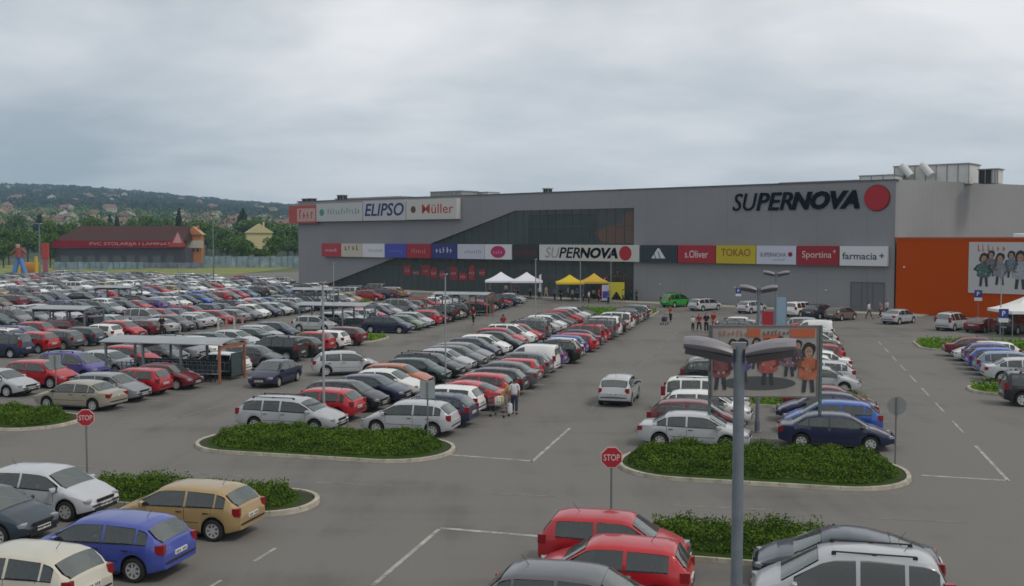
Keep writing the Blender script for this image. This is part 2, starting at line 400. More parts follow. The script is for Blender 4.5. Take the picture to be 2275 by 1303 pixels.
def wheel_mbs(r):
    t = MB(); n = 24; prof = [(r * 0.60, -0.095), (r * 0.90, -0.10), (r, -0.06), (r, 0.06), (r * 0.90, 0.10), (r * 0.70, 0.098), (r * 0.66, 0.07)]
    V = [(p * math.cos(2 * math.pi * i / n), y, p * math.sin(2 * math.pi * i / n)) for p, y in prof for i in range(n)]
    F = [(j * n + i, j * n + (i + 1) % n, (j + 1) * n + (i + 1) % n, (j + 1) * n + i) for j in range(len(prof) - 1) for i in range(n)]
    t.add(V, F, TYRE, True); t.add(V, [tuple(range(n))[::-1]], DARK)
    h = MB(); rr = r * 0.70
    V = [(0, 0.088, 0)] + [(q * math.cos(2 * math.pi * i / n), y, q * math.sin(2 * math.pi * i / n)) for q, y in ((rr * 0.3, 0.092), (rr * 0.85, 0.078), (rr, 0.088)) for i in range(n)]
    F = [(0, 1 + i, 1 + (i + 1) % n) for i in range(n)]
    for j in range(2): F += [(1 + j * n + i, 1 + (j + 1) * n + i, 1 + (j + 1) * n + (i + 1) % n, 1 + j * n + (i + 1) % n) for i in range(n)]
    h.add(V, F, RIM, True)
    for k in range(7):
        a = 2 * math.pi * k / 7; b = 0.16
        q = [(0.42, -b), (0.42, b), (0.80, b * 0.9), (0.80, -b * 0.9)]
        h.add([(rr * p * math.cos(a + d), 0.091 - 0.010 * (p - 0.42), rr * p * math.sin(a + d)) for p, d in q], [(0, 1, 2, 3)], DARK)
    return t, h
def SP(kind):
    if kind == 'hatchback':
        L = 4.15; h = L / 2
        top = [(-h, .60), (-h + .04, .93), (-h + .12, 1.0), (-h + .52, 1.35), (-h + .80, 1.42), (-.35, 1.46), (.25, 1.44), (.52, 1.39), (1.22, .98), (1.5, .90), (h - .25, .74), (h - .06, .62), (h, .50)]
        return Spec(L, 1.72, 1.46, top, [(-h, .92), (-1.2, .95), (1.2, .88), (h, .60)], (0.56, 1.19), (-h + .50, -h + .13), (-1.27, 1.27), [(-1.62, -1.34), (-1.28, -.42), (-.34, .98)], (-1.22, -.38, .86), wr=.305)
    if kind == 'small_hatch':
        L = 3.78; h = L / 2
        top = [(-h, .58), (-h + .03, .93), (-h + .08, 1.0), (-h + .36, 1.37), (-h + .62, 1.42), (-.2, 1.45), (.28, 1.43), (.48, 1.38), (1.10, .98), (1.32, .91), (h - .22, .77), (h - .05, .62), (h, .50)]
        return Spec(L, 1.62, 1.45, top, [(-h, .92), (-1.1, .93), (1.1, .88), (h, .62)], (0.52, 1.07), (-h + .34, -h + .09), (-1.17, 1.20), [(-1.42, -.46), (-.37, .88)], (-.42, .82), wr=.285)
    if kind == 'saloon':
        L = 4.48; h = L / 2
        top = [(-h, .60), (-h + .04, .90), (-h + .12, .97), (-h + .55, 1.0), (-1.12, 1.33), (-.80, 1.39), (-.2, 1.42), (.35, 1.40), (.60, 1.35), (1.30, .95), (1.6, .88), (h - .25, .72), (h - .06, .62), (h, .50)]
        return Spec(L, 1.72, 1.42, top, [(-h, .90), (-1.4, .92), (1.2, .87), (h, .58)], (0.64, 1.27), (-1.16, -h + .60), (-1.33, 1.33), [(-1.45, -1.08), (-1.02, -.30), (-.22, 1.04)], (-1.05, -.26, .95), tail='boot', tailz=(.68, .86))
    if kind == 'estate':
        L = 4.78; h = L / 2
        top = [(-h, .60), (-h + .04, .93), (-h + .12, 1.0), (-h + .50, 1.38), (-h + .78, 1.45), (-.4, 1.48), (.40, 1.44), (.68, 1.38), (1.42, .97), (1.75, .89), (h - .25, .74), (h - .06, .62), (h, .50)]
        return Spec(L, 1.78, 1.48, top, [(-h, .93), (-1.4, .94), (1.2, .89), (h, .60)], (0.72, 1.39), (-h + .48, -h + .13), (-1.42, 1.42), [(-1.98, -1.10), (-1.02, -.26), (-.17, 1.12)], (-1.06, -.22, 1.0), rails=True, tailz=(.72, 1.0))
    if kind == 'minivan':
        L = 4.25; h = L / 2
        top = [(-h, .60), (-h + .03, .98), (-h + .08, 1.05), (-h + .33, 1.58), (-h + .60, 1.66), (-.4, 1.70), (.30, 1.66), (.60, 1.58), (1.45, 1.06), (1.65, .96), (h - .16, .80), (h - .05, .64), (h, .50)]
        return Spec(L, 1.75, 1.70, top, [(-h, .97), (-1.2, .98), (1.3, .95), (h, .66)], (0.64, 1.42), (-h + .31, -h + .09), (-1.28, 1.32), [(-1.82, -1.20), (-1.12, -.22), (-.13, 1.16)], (-1.16, -.18, 1.05), wr=.31, rails=True, tailz=(.80, 1.25))
    if kind == 'panel_van':
        L = 4.2; h = L / 2
        top = [(-h, .60), (-h + .03, 1.0), (-h + .06, 1.70), (-h + .14, 1.80), (-.8, 1.84), (.1, 1.82), (.42, 1.72), (1.22, 1.08), (1.45, .98), (h - .16, .80), (h - .05, .64), (h, .50)]
        return Spec(L, 1.72, 1.84, top, [(-h, 1.0), (1.2, .95), (h, .66)], (0.48, 1.19), None, (-1.36, 1.34), [(.02, 1.0)], (-.05, .95), blankside=True, tumble=.14, tailz=(.80, 1.15))
    if kind == 'off_roader':
        L = 4.3; h = L / 2
        top = [(-h, .66), (-h + .03, 1.05), (-h + .07, 1.12), (-h + .22, 1.64), (-h + .40, 1.71), (-.4, 1.75), (.25, 1.73), (.50, 1.66), (1.05, 1.14), (1.3, 1.07), (h - .16, .96), (h - .04, .78), (h, .58)]
        return Spec(L, 1.82, 1.75, top, [(-h, 1.05), (1.0, 1.04), (h, .80)], (0.53, 1.03), (-h + .21, -h + .08), (-1.30, 1.32), [(-1.80, -1.14), (-1.06, -.28), (-.20, .82)], (-1.10, -.24, .80), wr=.36, rails=True, tumble=.22, tailz=(.85, 1.2))
    if kind == 'coupe':
        L = 4.35; h = L / 2
        top = [(-h, .60), (-h + .04, .88), (-h + .12, .95), (-h + .30, .97), (-1.1, 1.24), (-.55, 1.35), (-.1, 1.38), (.35, 1.34), (.55, 1.28), (1.25, .90), (1.6, .83), (h - .25, .68), (h - .06, .58), (h, .48)]
        return Spec(L, 1.74, 1.38, top, [(-h, .88), (-1.2, .92), (1.2, .83), (h, .55)], (0.58, 1.22), (-1.0, -h + .34), (-1.28, 1.32), [(-1.35, -.52), (-.44, .98)], (-.48, .9), tail='boot', tailz=(.68, .84))
KINDS = ['hatchback', 'small_hatch', 'saloon', 'estate', 'minivan', 'panel_van', 'off_roader', 'coupe']
KEY = dict(h='hatchback', t='small_hatch', s='saloon', w='estate', m='minivan', p='panel_van', x='off_roader', c='coupe')
WORD = dict(hatchback='hatchback', small_hatch='small hatchback', saloon='saloon', estate='estate car', minivan='minivan', panel_van='panel van', off_roader='off-roader', coupe='coupe')
LIB = {}
def lib(kind):
    if kind in LIB: return LIB[kind]
    s = SP(kind); h = s.L / 2; P = []            # (name, mb, parent_index or None)
    P.append(('body', body_mb(s)))
    P.append(('cabin', cabin_mb(s)))
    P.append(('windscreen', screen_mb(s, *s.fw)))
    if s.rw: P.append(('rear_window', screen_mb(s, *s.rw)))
    else:
        mb = MB()
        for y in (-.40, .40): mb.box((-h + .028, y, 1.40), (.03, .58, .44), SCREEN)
        P.append(('rear_window', mb))
    for sd in (-1, 1):
        for a, b in s.panes: P.append(('side_window', side_mb(s, a, b, sd)))
    ty, hb = wheel_mbs(s.wr)
    W = []
    for xc in s.wheels:
        for sd in (-1, 1):
            M = Matrix.Translation((xc, sd * (s.W - 0.105), s.wr)) @ (Matrix.Rotation(math.pi, 4, 'Z') if sd < 0 else Matrix())
            W.append(M)
    for sd in (-1, 1):
        x = h - 0.20; P.append(('headlight', MB().rbox((x, sd * (s.w(x) - 0.17), s.T(x) - 0.115 if s.T(x) < .95 else .78), (0.26, 0.32, 0.135), HEAD, Matrix.Rotation(-sd * 0.42, 3, 'Z'))))
    z0, z1 = s.tailz; zm = (z0 + z1) / 2
    for sd in (-1, 1):
        ww = .32 if s.tail == 'boot' else .16
        P.append(('tail_light', MB().box((-h + 0.125, sd * (s.w(-h + .10) - ww / 2 + .012), zm), (0.23, ww, z1 - z0), TAIL, Matrix.Rotation(sd * 0.22, 3, 'Z'), .96)))
    g = MB(); g.box((h - .005, 0, .585 if s.T(h) < .6 else .66), (.05, .78, .085), DARK); g.box((h + .002, 0, .33), (.03, 1.05, .11), DARK)
    P.append(('grille', g))
    P.append(('bumper_strip', MB().rbox((-h + .03, 0, .49), (.12, s.w(-h) * 2 - .02, .055), DARK))); P.append(('bumper_strip', MB().rbox((h - .02, 0, .46), (.12, s.w(h) * 2 + .0, .05), DARK)))
    for xq, zq, sg in ((h + .022, .44, 1), (-h - .012, .66 if s.tail != 'boot' else .74, -1)):
        q = MB().box((xq, 0, zq), (.03, .52, .11), PLATE)
        for k in range(7):
            if k != 3: q.box((xq + sg * .0155, -.20 + k * .066, zq), (.004, .034, .066), DARK)
        P.append(('number_plate', q))
    xm = s.fw[1] - 0.28
    for sd in (-1, 1):
        mb = MB().rbox((xm, sd * (s.W + 0.07), s.B(xm) + 0.07), (0.12, 0.20, 0.14), PAINT); mb.box((xm - .062, sd * (s.W + .075), s.B(xm) + .075), (.012, .15, .09), GLASS)
        P.append(('wing_mirror', mb))
    for sd in (-1, 1):
        tr = MB()
        for xx in s.seams: tr.merge(strip_mb(s, [(xx, .27), (xx, s.B(xx))], sd, DARK, .014))
        tr.merge(strip_mb(s, [(s.wheels[0] + s.wr + .12, .50), (s.wheels[1] - s.wr - .12, .50)], sd, DARK, .045, .008))
        tr.merge(strip_mb(s, [(-h + .62, s.B(-h + .62) + .012), (s.fw[1] - .15, s.B(s.fw[1] - .15) + .008)], sd, DARK, .02, .006))
        for xx in s.seams[:-1]: tr.merge(strip_mb(s, [(xx + .07, .79), (xx + .25, .79)], sd, DARK, .035, .02))
        if s.blank: tr.merge(strip_mb(s, [(-1.9, 1.25), (-.1, 1.25)], sd, DARK, .02, .004))
        P.append(('door_trim', tr))
    an = MB().tube((-h + .95, 0, s.T(-h + .95)), (-h + .78, 0, s.T(-h + .95) + .22), .008, .004, DARK, 5); P.append(('antenna', an))
    if s.rails:
        for sd in (-1, 1):
            xa, xb = -h + .75, .35; y = s.sec(0)[8][0] + .02; mb = MB(); q = s.top_z(0, y)
            mb.tube((xa, sd * y, q + .05), (xb, sd * y, q + .05), .02, .02, DARK, 6)
            for xx in (xa + .03, (xa + xb) / 2, xb - .03): mb.box((xx, sd * y, q + .015), (.10, .03, .07), DARK)
            P.append(('roof_rail', mb))
    R_ = dict(spec=s)
    R_['near'] = [(n, m_.mesh(kind + '_' + n)) for n, m_ in P]
    R_['wheels'] = W; R_['tyre'] = ty.mesh('wheel'); R_['hub'] = hb.mesh('hubcap')
    # middle distance: body with its small fittings, panes and wheels still apart
    bm_ = MB()
    for n, m_ in P:
        if n not in ('windscreen', 'rear_window', 'side_window', 'antenna'): bm_.merge(m_)
    R_['mid'] = [('body', bm_.mesh(kind + '_body_mid'))] + [(n, m_.mesh(kind + n + '_mid')) for n, m_ in P if n in ('windscreen', 'rear_window')]
    for sd in (-1, 1):
        sm = MB()
        for a, b2 in s.panes: sm.merge(side_mb(s, a, b2, sd))
        R_['mid'].append(('side_window', sm.mesh(kind + '_sidemid')))
    wm = MB().merge(ty).merge(hb); R_['wheelmid'] = wm.mesh('wheel_mid')
    al = MB()
    for n, m_ in P: al.merge(m_)
    for M in W: al.merge(ty, M); al.merge(hb, M)
    R_['far_mb'] = al; R_['far'] = al.mesh(kind + '_whole')
    LIB[kind] = R_; return R_
PROTO = {}
def proto(kind, tier):
    """build one car of each kind and tier with its parts; later ones are copies"""
    L_ = lib(kind)
    if tier == 'far':
        o = bpy.data.objects.new(kind, L_['far']); col.objects.link(o); return o
    o = empty(kind)
    for n, me in L_['near' if tier == 'near' else 'mid']:
        c = bpy.data.objects.new(n, me); col.objects.link(c); c.parent = o
    for M in L_['wheels']:
        c = bpy.data.objects.new('wheel', L_['tyre'] if tier == 'near' else L_['wheelmid']); col.objects.link(c); c.parent = o; c.matrix_local = M
        if tier == 'near':
            d = bpy.data.objects.new('hubcap', L_['hub']); col.objects.link(d); d.parent = c
    return o
COL = dict(sil=((.44, .455, .485), 'silver'), wht=((.80, .81, .80), 'white'), red=((.42, .012, .020), 'red'), dred=((.13, .010, .018), 'dark red'), blk=((.010, .010, .012), 'black'),
           nav=((.012, .016, .055), 'navy blue'), blu=((.018, .085, .38), 'bright blue'), golf=((.048, .072, .33), 'violet blue'), dgn=((.010, .035, .032), 'dark green'), grn=((.02, .30, .03), 'bright green'),
           gry=((.10, .105, .115), 'dark grey'), lgr=((.23, .24, .26), 'light grey'), bei=((.34, .31, .25), 'beige'), gld=((.36, .25, .11), 'gold'), org=((.42, .10, .035), 'orange'),
           pur=((.10, .085, .30), 'purple'), tea=((.022, .040, .058), 'dark teal'), lgn=((.20, .24, .18), 'pale green'), brn=((.16, .12, .10), 'brown'), cre=((.50, .48, .40), 'cream'), lbl=((.16, .22, .33), 'pale blue'))
CARS = []; rnd = random.Random(11)
def add_car(key, c, v, u, head, label=None, group=None, name='parked_car', where=None, jit=True, xy=None, rz=None):
    p = xy or XY(v + (rnd.uniform(-.18, .18) if jit else 0), u + (rnd.uniform(-.12, .12) if jit else 0))
    if rz is None: rz = (-TH if head == 'R' else math.pi - TH) + (R(rnd.uniform(-1.3, 1.3)) if jit else 0)
    CARS.append(dict(kind=KEY[key], c=c, p=p, rz=rz, label=label, group=group, name=name, where=where))
ORD = 'first second third fourth fifth sixth seventh eighth ninth tenth eleventh twelfth thirteenth fourteenth fifteenth sixteenth seventeenth eighteenth nineteenth twentieth'.split()
def ordw(n):
    if n < 20: return ORD[n]
    t = {2: 'twenty', 3: 'thirty', 4: 'forty'}[(n + 1) // 10]
    return t + '-' + ORD[(n + 1) % 10 - 1] if (n + 1) % 10 else {30: 'thirtieth', 40: 'fortieth'}[n + 1]
POOL = ['sil'] * 9 + ['gry'] * 4 + ['wht'] * 6 + ['red'] * 4 + ['dred'] * 3 + ['nav'] * 4 + ['blk'] * 5 + ['lgr'] * 3 + ['blu', 'dgn', 'dgn', 'tea', 'tea', 'bei', 'lgn', 'pur', 'lbl', 'brn', 'gld']
TP = 'hhhhttsssswwmmxhhc'
def row(desc, u0, vc, toks, phrase, group, head_default, n=None, start='the hedge', skip=(), pitch=2.5, us=()):
    toks = toks.split(); k = 0; N = n or len(toks)
    U = list(us)
    while len(U) < N: U.append((U[-1] + pitch) if U else u0)
    for i in range(N):
        if i in skip: continue
        if i < len(toks): tk = toks[i]
        else: tk = '?'
        if tk == '-': continue
        if tk == '?':
            if rnd.random() < .05: continue
            tk = rnd.choice(TP) + rnd.choice(POOL) + (head_default if rnd.random() < .7 else ('L' if head_default == 'R' else 'R'))
        add_car(tk[0], tk[1:-1], vc, U[i], tk[-1], where=(k, start, phrase), group=group)
        k += 1
g = 'cars parked in the rows of the car park'
row('R1', 0, 2.2, 'snavR hbluL snavL cdredR ssilR hsilL hwhtR swhtL sgryR hredL hdgnL hredR mwhtR hsilL hwhtL pwhtL hredR hgryL hsilR', 'right half of the billboard row', g, 'L', us=(43.9, 47.0, 49.8, 52.3, 59.7, 62.6, 65.4))
row('R0', 0, -3.4, 'ssilR hdredR hwhtR mwhtR hblkR swhtL hsilL wsilL sgryR hwhtR hnavL tsilR sblkL hdredR hsilR mgryR hwhtR ssilL swhtR', 'left half of the billboard row', g, 'R', us=(42.5, 45.6, 48.6, 51.6, 60.2, 63.0))
row('M1', 42.2, -15.5, 'hsilL hnavL twhtL credL hredL hblkL sgryL tredL hgryL pwhtL tpurL wblkL hwhtL hbluL hredL snavL mredL hredL xgryL xwhtL hblkL ssilL mwhtL hnavL hgryL hsilL sgryL hdgnL hsilL', 'right half of the middle row', g, 'L', pitch=2.44)
row('M0', 42.0, -21.0, 'wsilR hredL hblkR snavR swhtR horgR hdgnR wblkR ssilR hgryR hlgrR hnavR hwhtR sblkR hredR mwhtR hredR xgryL hblkR hsilR hwhtR sgryR hdredR hredR ssilR hwhtR hgryR', 'left half of the middle row', g, 'R', pitch=2.5, us=(41.8, 44.9, 47.6, 50.1, 52.5, 55.1, 57.6, 60.1))
row('L1', 0, -34.1, 'sbeiL hlgrR tredL sdredR hwhtL sgryR xblkL hblkL tredL twhtL hdredL wnavR hlgnR hsilR hredL hdredR mblkL hbeiR', 'right half of the shelter row', g, 'R', n=29, skip=(19, 20), us=(44.4, 47.0, 49.3, 51.7, 57.8, 61.8, 65.3, 68.0, 70.8, 73.6, 76.3, 87.3, 90.6))
row('L0', 0, -41.2, 'ssilR hredR mpurR ssilR hredR wgryR mlgrR hwhtR hdgnR ssilR sdgnL hsilR hnavR', 'left half of the shelter row', g, 'R', n=32, skip=(13, 14, 23), us=(47.2, 50.6, 53.4, 56.4, 59.1))
row('LL1', 0, -54.2, 'mnavL hredL hgryL hteaL twhtL hredR tdredL ssilL hgryR ssilL hsilR hredR slgrL hgryR hwhtR hnavR hsilR hgryR', 'near half of the second row', g, 'R', n=32, start='its near end', skip=(25, 26), us=(62.5, 65.4, 68.2, 70.9, 73.7, 76.4))
row('LL0', 66.0, -60.0, '', 'far half of the second row', g, 'R', n=33, start='its near end', skip=(5,))
row('LLL1', 79.5, -72.0, '', 'near half of the third row', g, 'R', n=30, start='its near end')
row('LLL0', 82.5, -77.4, 'mwhtR mwhtR', 'far half of the third row', g, 'R', n=29, start='its near end')
for rr_, vv, u0, n in (('fourth', -89.5, 100, 31), ('fourth', -95, 106, 29), ('fifth', -107, 118, 26), ('fifth', -112.5, 124, 25), ('sixth', -125, 138, 22), ('sixth', -130.5, 144, 20), ('seventh', -143, 158, 16), ('seventh', -148, 162, 14)):
    row('r', u0, vv, '', ('near' if vv in (-89.5, -107, -125, -143) else 'far') + ' half of the ' + rr_ + ' row', g, 'R', n=n, start='its near end')
row('RR', 0, 13.9, 'ssilR hlblR hbluR hpurR hwhtL sdredR', 'row at the right edge', g, 'R', start='its near end', us=(66.9, 69.6, 72.2, 74.8, 77.4, 80.2))
add_car('x', 'blk', 13.15, 57.5, 'R', 'black off-roader cut by the right edge behind the small grass corner', g, jit=False)
# the near rows, one by one
g2 = 'cars parked in the nearest rows'
add_car('h', 'gld', -16.6, 26.4, 'L', 'gold five-door hatchback seen from behind beside the small hedge bed', g2, jit=False)
add_car('h', 'golf', -16.65, 22.8, 'L', 'violet blue hatchback between the gold and the cream hatchbacks', g2, jit=False)
add_car('h', 'cre', -17.05, 19.9, 'L', 'cream hatchback cut off by the bottom left corner of the photo', g2, jit=False)
add_car('h', 'sil', -21.95, 27.1, 'R', 'silver hatchback facing right at the left end of the small hedge bed', g2, jit=False)
add_car('h', 'tea', -22.0, 24.4, 'R', 'dark teal hatchback facing right, cut by the left edge of the photo', g2, jit=False)
add_car('t', 'wht', -22.1, 21.6, 'R', 'white small hatchback almost wholly outside the left edge', g2, jit=False)
add_car('t', 'red', -4.05, 26.1, 'R', 'red small hatchback facing right behind the second red one', g2, jit=False)
add_car('t', 'red', -3.8, 23.9, 'L', 'red small hatchback facing left beside the dark grey roof', g2, jit=False)
add_car('h', 'gry', -4.1, 21.5, 'R', 'dark grey hatchback with only its roof in the frame at the bottom', g2, jit=False)
add_car('c', 'tea', 1.6, 26.25, 'L', 'dark teal coupe facing left behind the silver minivan', g2, jit=False)
add_car('m', 'sil', 1.5, 23.7, 'L', 'silver minivan with roof rails at the bottom right beside the tall lamp post', g2, jit=False)
# on the move or off the rows
x, y = G(1361, 906); hd = math.atan2(CT, ST)
add_car('h', 'sil', 0, 0, 'R', 'silver hatchback driving away along the aisle in the middle', 'cars driving in the aisles', name='driving_car', xy=(x + 0.55, y + 2.0), rz=hd, jit=False)
x, y = G(588, 862)
add_car('s', 'nav', 0, 0, 'R', 'navy blue saloon driving towards the camera left of the silver estate', 'cars driving in the aisles', name='driving_car', xy=(x + .25, y + 1.6), rz=hd + math.pi + R(2), jit=False)
x, y = G(765, 836)
add_car('h', 'sil', 0, 0, 'R', 'silver hatchback standing askew in the aisle behind the row of the estate', g, xy=(x, y + .9), rz=-TH + R(28), jit=False)
# the short row along the mall
FA = math.atan2(.7577, .6527)
for px, py, k_, c_, lab in ((2110, 737, 'm', 'sil', 'silver minivan parked by the orange wall left of the dark red car'), (2177, 741, 's', 'dred', 'dark red saloon parked by the orange wall beside the silver minivan'),
                            (2250, 745, 'x', 'blk', 'black off-roader by the orange wall under the white tent'), (1990, 722, 's', 'sil', 'silver saloon parked near the left end of the orange wall'),
                            (1860, 714, 'h', 'brn', 'brown hatchback parked before the double door of the grey wall'), (1812, 710, 'h', 'tea', 'dark teal hatchback between the white off-roader and the brown hatchback'),
                            (1768, 706, 'x', 'wht', 'white off-roader parked along the grey mall wall'), (1660, 698, 'h', 'sil', 'silver hatchback behind the two small lamp posts'),
                            (1555, 692, 'w', 'sil', 'silver estate car parked along the mall right of the bright green car'), (1490, 684, 'm', 'grn', 'bright green minivan parked along the mall wall')):
    x, y = G(px, py); add_car(k_, c_, 0, 0, 'R', lab, 'cars parked along the mall wall', xy=(x + .9, y + 1.6), rz=FA - R(8), jit=False)

def dist(c): return math.hypot(*c['p'])
def visible(c):
    X, Y = c['p']; px = 1137.5 + 2300 * X / max(Y, 1); return Y > 14 and -70 < px < 2350
CARS = [c for c in CARS if visible(c)]
order = sorted(range(len(CARS)), key=lambda i: dist(CARS[i]))
indiv = set(order[:300])
bulk = MB()
# number the far rows again so that the count in a label is the count one can see
for i, c in enumerate(CARS):
    if i not in indiv:
        pm = mat('paint_' + c['c'], COL[c['c']][0], rough=.36, coat=.5)
        src = lib(c['kind'])['far_mb']; t = MB(); t.v = src.v; t.f = src.f; t.m = src.m; t.sm = src.sm; t.mats = [pm if q is PAINT else q for q in src.mats]
        bulk.merge(t, Matrix.Translation((*c['p'], 0.008)) @ Matrix.Rotation(c['rz'], 4, 'Z')); continue
    d = c['p'][1]; tier = 'near' if d < 58 else 'mid' if d < 92 else 'far'
    key = (c['kind'], tier)
    cc = (*COL[c['c']][0], 1)
    f = rnd.uniform(.88, 1.1); cc = tuple(min(.8, k * f) for k in cc[:3]) + (1,)
    if key not in PROTO:
        o = proto(*key); PROTO[key] = o; o.location = (*c['p'], 0.008); o.rotation_euler = (0, 0, c['rz'])
        for q in [o] + list(o.children_recursive): q.color = cc
    else: o = copy_tree(PROTO[key], (*c['p'], 0.008), c['rz'], None, cc)
    if tier != 'near': o.scale = (rnd.uniform(.93, 1.05), rnd.uniform(.96, 1.03), rnd.uniform(.95, 1.07))
    o.name = c['name']
    lab = c['label']
    if not lab:
        k, st, ph = c['where']; lab = '%s %s, %s from %s, %s' % (COL[c['c']][1], WORD[c['kind']], ordw(k), st, ph)
    tag(o, lab, 'car', c['group'])
if bulk.v:
    tag(bulk.build('distant_cars'), 'many small parked cars of all colours in the farthest rows', 'cars', kind='stuff')

# ================================================================== GROUND
def sheet(name, pts, z, m, kind='structure'):
    mb = MB(); mb.add([(p[0], p[1], z) for p in pts], [tuple(range(len(pts)))], m); return tag(mb.build(name), kind=kind)
sheet('ground', [(-5000, -400), (5000, -400), (5000, 6000), (-5000, 6000)], -0.012, FIELD)
sheet('parking_lot', [(-260, -60), (160, -60), (160, 330), (20, 330), (-58, 262), (-75, 236), (-200, 250), (-260, 250)], 0.0, ASPHALT)
sheet('grass_field', [(-100, 244), (-66, 240), (-62, 330), (-190, 330), (-230, 252)], 0.006, mat('meadow', (0.13, 0.16, 0.025), rough=.95, noise=.3, nscale=.15, color2=(.22, .24, .06)))
def rline(mb, v0, u0, v1, u1, wd=.13, z=.005, m=None):
    a = Vector((*XY(v0, u0), z)); b = Vector((*XY(v1, u1), z)); d = (b - a).normalized(); n = Vector((-d.y, d.x, 0)) * wd / 2
    mb.add([a - n, b - n, b + n, a + n], [(0, 1, 2, 3)], m or (FAINT if mb is fm else LINE))
lm = MB(); fm = MB()
rline(lm, -12.6, 38.4, -9.1, 38.1, .17); rline(lm, -9.1, 38.0, -9.1, 45.2)
for k in range(16): rline(fm, -9.1, 50 + 6 * k, -9.1, 53 + 6 * k)
rline(lm, 4.95, 39.3, 7.8, 39.2, .17); rline(lm, 7.8, 39.15, 7.8, 45.5)
for k in range(8): rline(lm, 7.8, 48.5 + 5.5 * k, 7.8, 51.5 + 5.5 * k, .09)
rline(lm, 8.3, 90, 14.5, 91)
rline(lm, -9.6, 28.5, -6.2, 28.4, .17); rline(lm, -9.6, 23.3, -9.6, 28.4)
rline(fm, -31, 41.0, -27.6, 40.4, .14); rline(fm, -27.6, 40.4, -27.6, 47)
for k in range(16): rline(fm, -27.6, 50 + 6 * k, -27.6, 53 + 6 * k)
for k in range(-9, 12): rline(fm, -0.4 - 3.1 + 6.05 * k, 32.85, -0.4 + 6.05 * k, 33.05)
for vs, u0, n in (((-13.3, -18.3), 44.7, 24), ((-23.4, -18.7), 44.7, 24), ((4.9, -.4), 45.0, 18), ((-6.0, -.9), 45.0, 18), ((-31.3, -36.2), 44.6, 30), ((-44, -39), 44.6, 30), ((11.6, 16.5), 59.1, 10)):
    for k in range(n):
        if vs[0] == -13.2: uu = u0 + 3.1 * k
        else: uu = u0 + 2.75 * k
        rline(lm, vs[0], uu, vs[1], uu + .02, .09)
rline(lm, -13.35, 24.3, -13.35, 25.5, .10); rline(lm, -13.4, 21.6, -13.4, 22.7, .10)
tag(lm.build('road_markings'), kind='structure'); tag(fm.build('worn_road_markings'), kind='structure')
def rrect(v0, v1, u0, u1, r, n=8):
    r = min(r, (v1 - v0) / 2 - .01, (u1 - u0) / 2 - .01); P = []
    for cx, cy, a0 in ((v1 - r, u1 - r, 0), (v0 + r, u1 - r, 90), (v0 + r, u0 + r, 180), (v1 - r, u0 + r, 270)):
        for k in range(n + 1):
            a = R(a0 + 90 * k / n); P.append((cx + r * math.cos(a), cy + r * math.sin(a)))
    return P
def inside(P, x, y):
    c = False; j = len(P) - 1
    for i in range(len(P)):
        if (P[i][1] > y) != (P[j][1] > y) and x < (P[j][0] - P[i][0]) * (y - P[i][1]) / (P[j][1] - P[i][1]) + P[i][0]: c = not c
        j = i
    return c
def edge_d(P, x, y):
    b = 9e9
    for (a, c), (d, e_) in zip(P, P[1:] + P[:1]):
        L2 = (d - a) ** 2 + (e_ - c) ** 2; t = 0 if L2 == 0 else max(0, min(1, ((x - a) * (d - a) + (y - c) * (e_ - c)) / L2))
        b = min(b, math.hypot(x - a - t * (d - a), y - c - t * (e_ - c)))
    return b
def leaf_mesh(name, pts, size, mats, seed=0, aspect=.5, tri=False):
    """many small leaf quads in random directions; pts = (N,3) array"""
    rg = np.random.default_rng(seed); N = len(pts); pts = np.asarray(pts, float)
    a = rg.normal(size=(N, 3)); a /= np.linalg.norm(a, axis=1)[:, None]
    b = np.cross(a, rg.normal(size=(N, 3))); b /= np.linalg.norm(b, axis=1)[:, None]
    s = size * rg.uniform(.6, 1.35, (N, 1)); a = a * s; b = b * s * aspect
    V = np.stack([pts - a, pts + b, pts + a, pts - b], 1).reshape(-1, 3)
    me = bpy.data.meshes.new(name); me.vertices.add(4 * N); me.vertices.foreach_set('co', V.ravel())
    me.loops.add(4 * N); me.loops.foreach_set('vertex_index', np.arange(4 * N)); me.polygons.add(N)
    me.polygons.foreach_set('loop_start', np.arange(0, 4 * N, 4)); me.polygons.foreach_set('loop_total', np.full(N, 4))
    for m in mats: me.materials.append(m)
    if len(mats) > 1: me.polygons.foreach_set('material_index', rg.integers(0, len(mats), N).astype(np.int32))
    me.update(calc_edges=True); me.validate(); return me
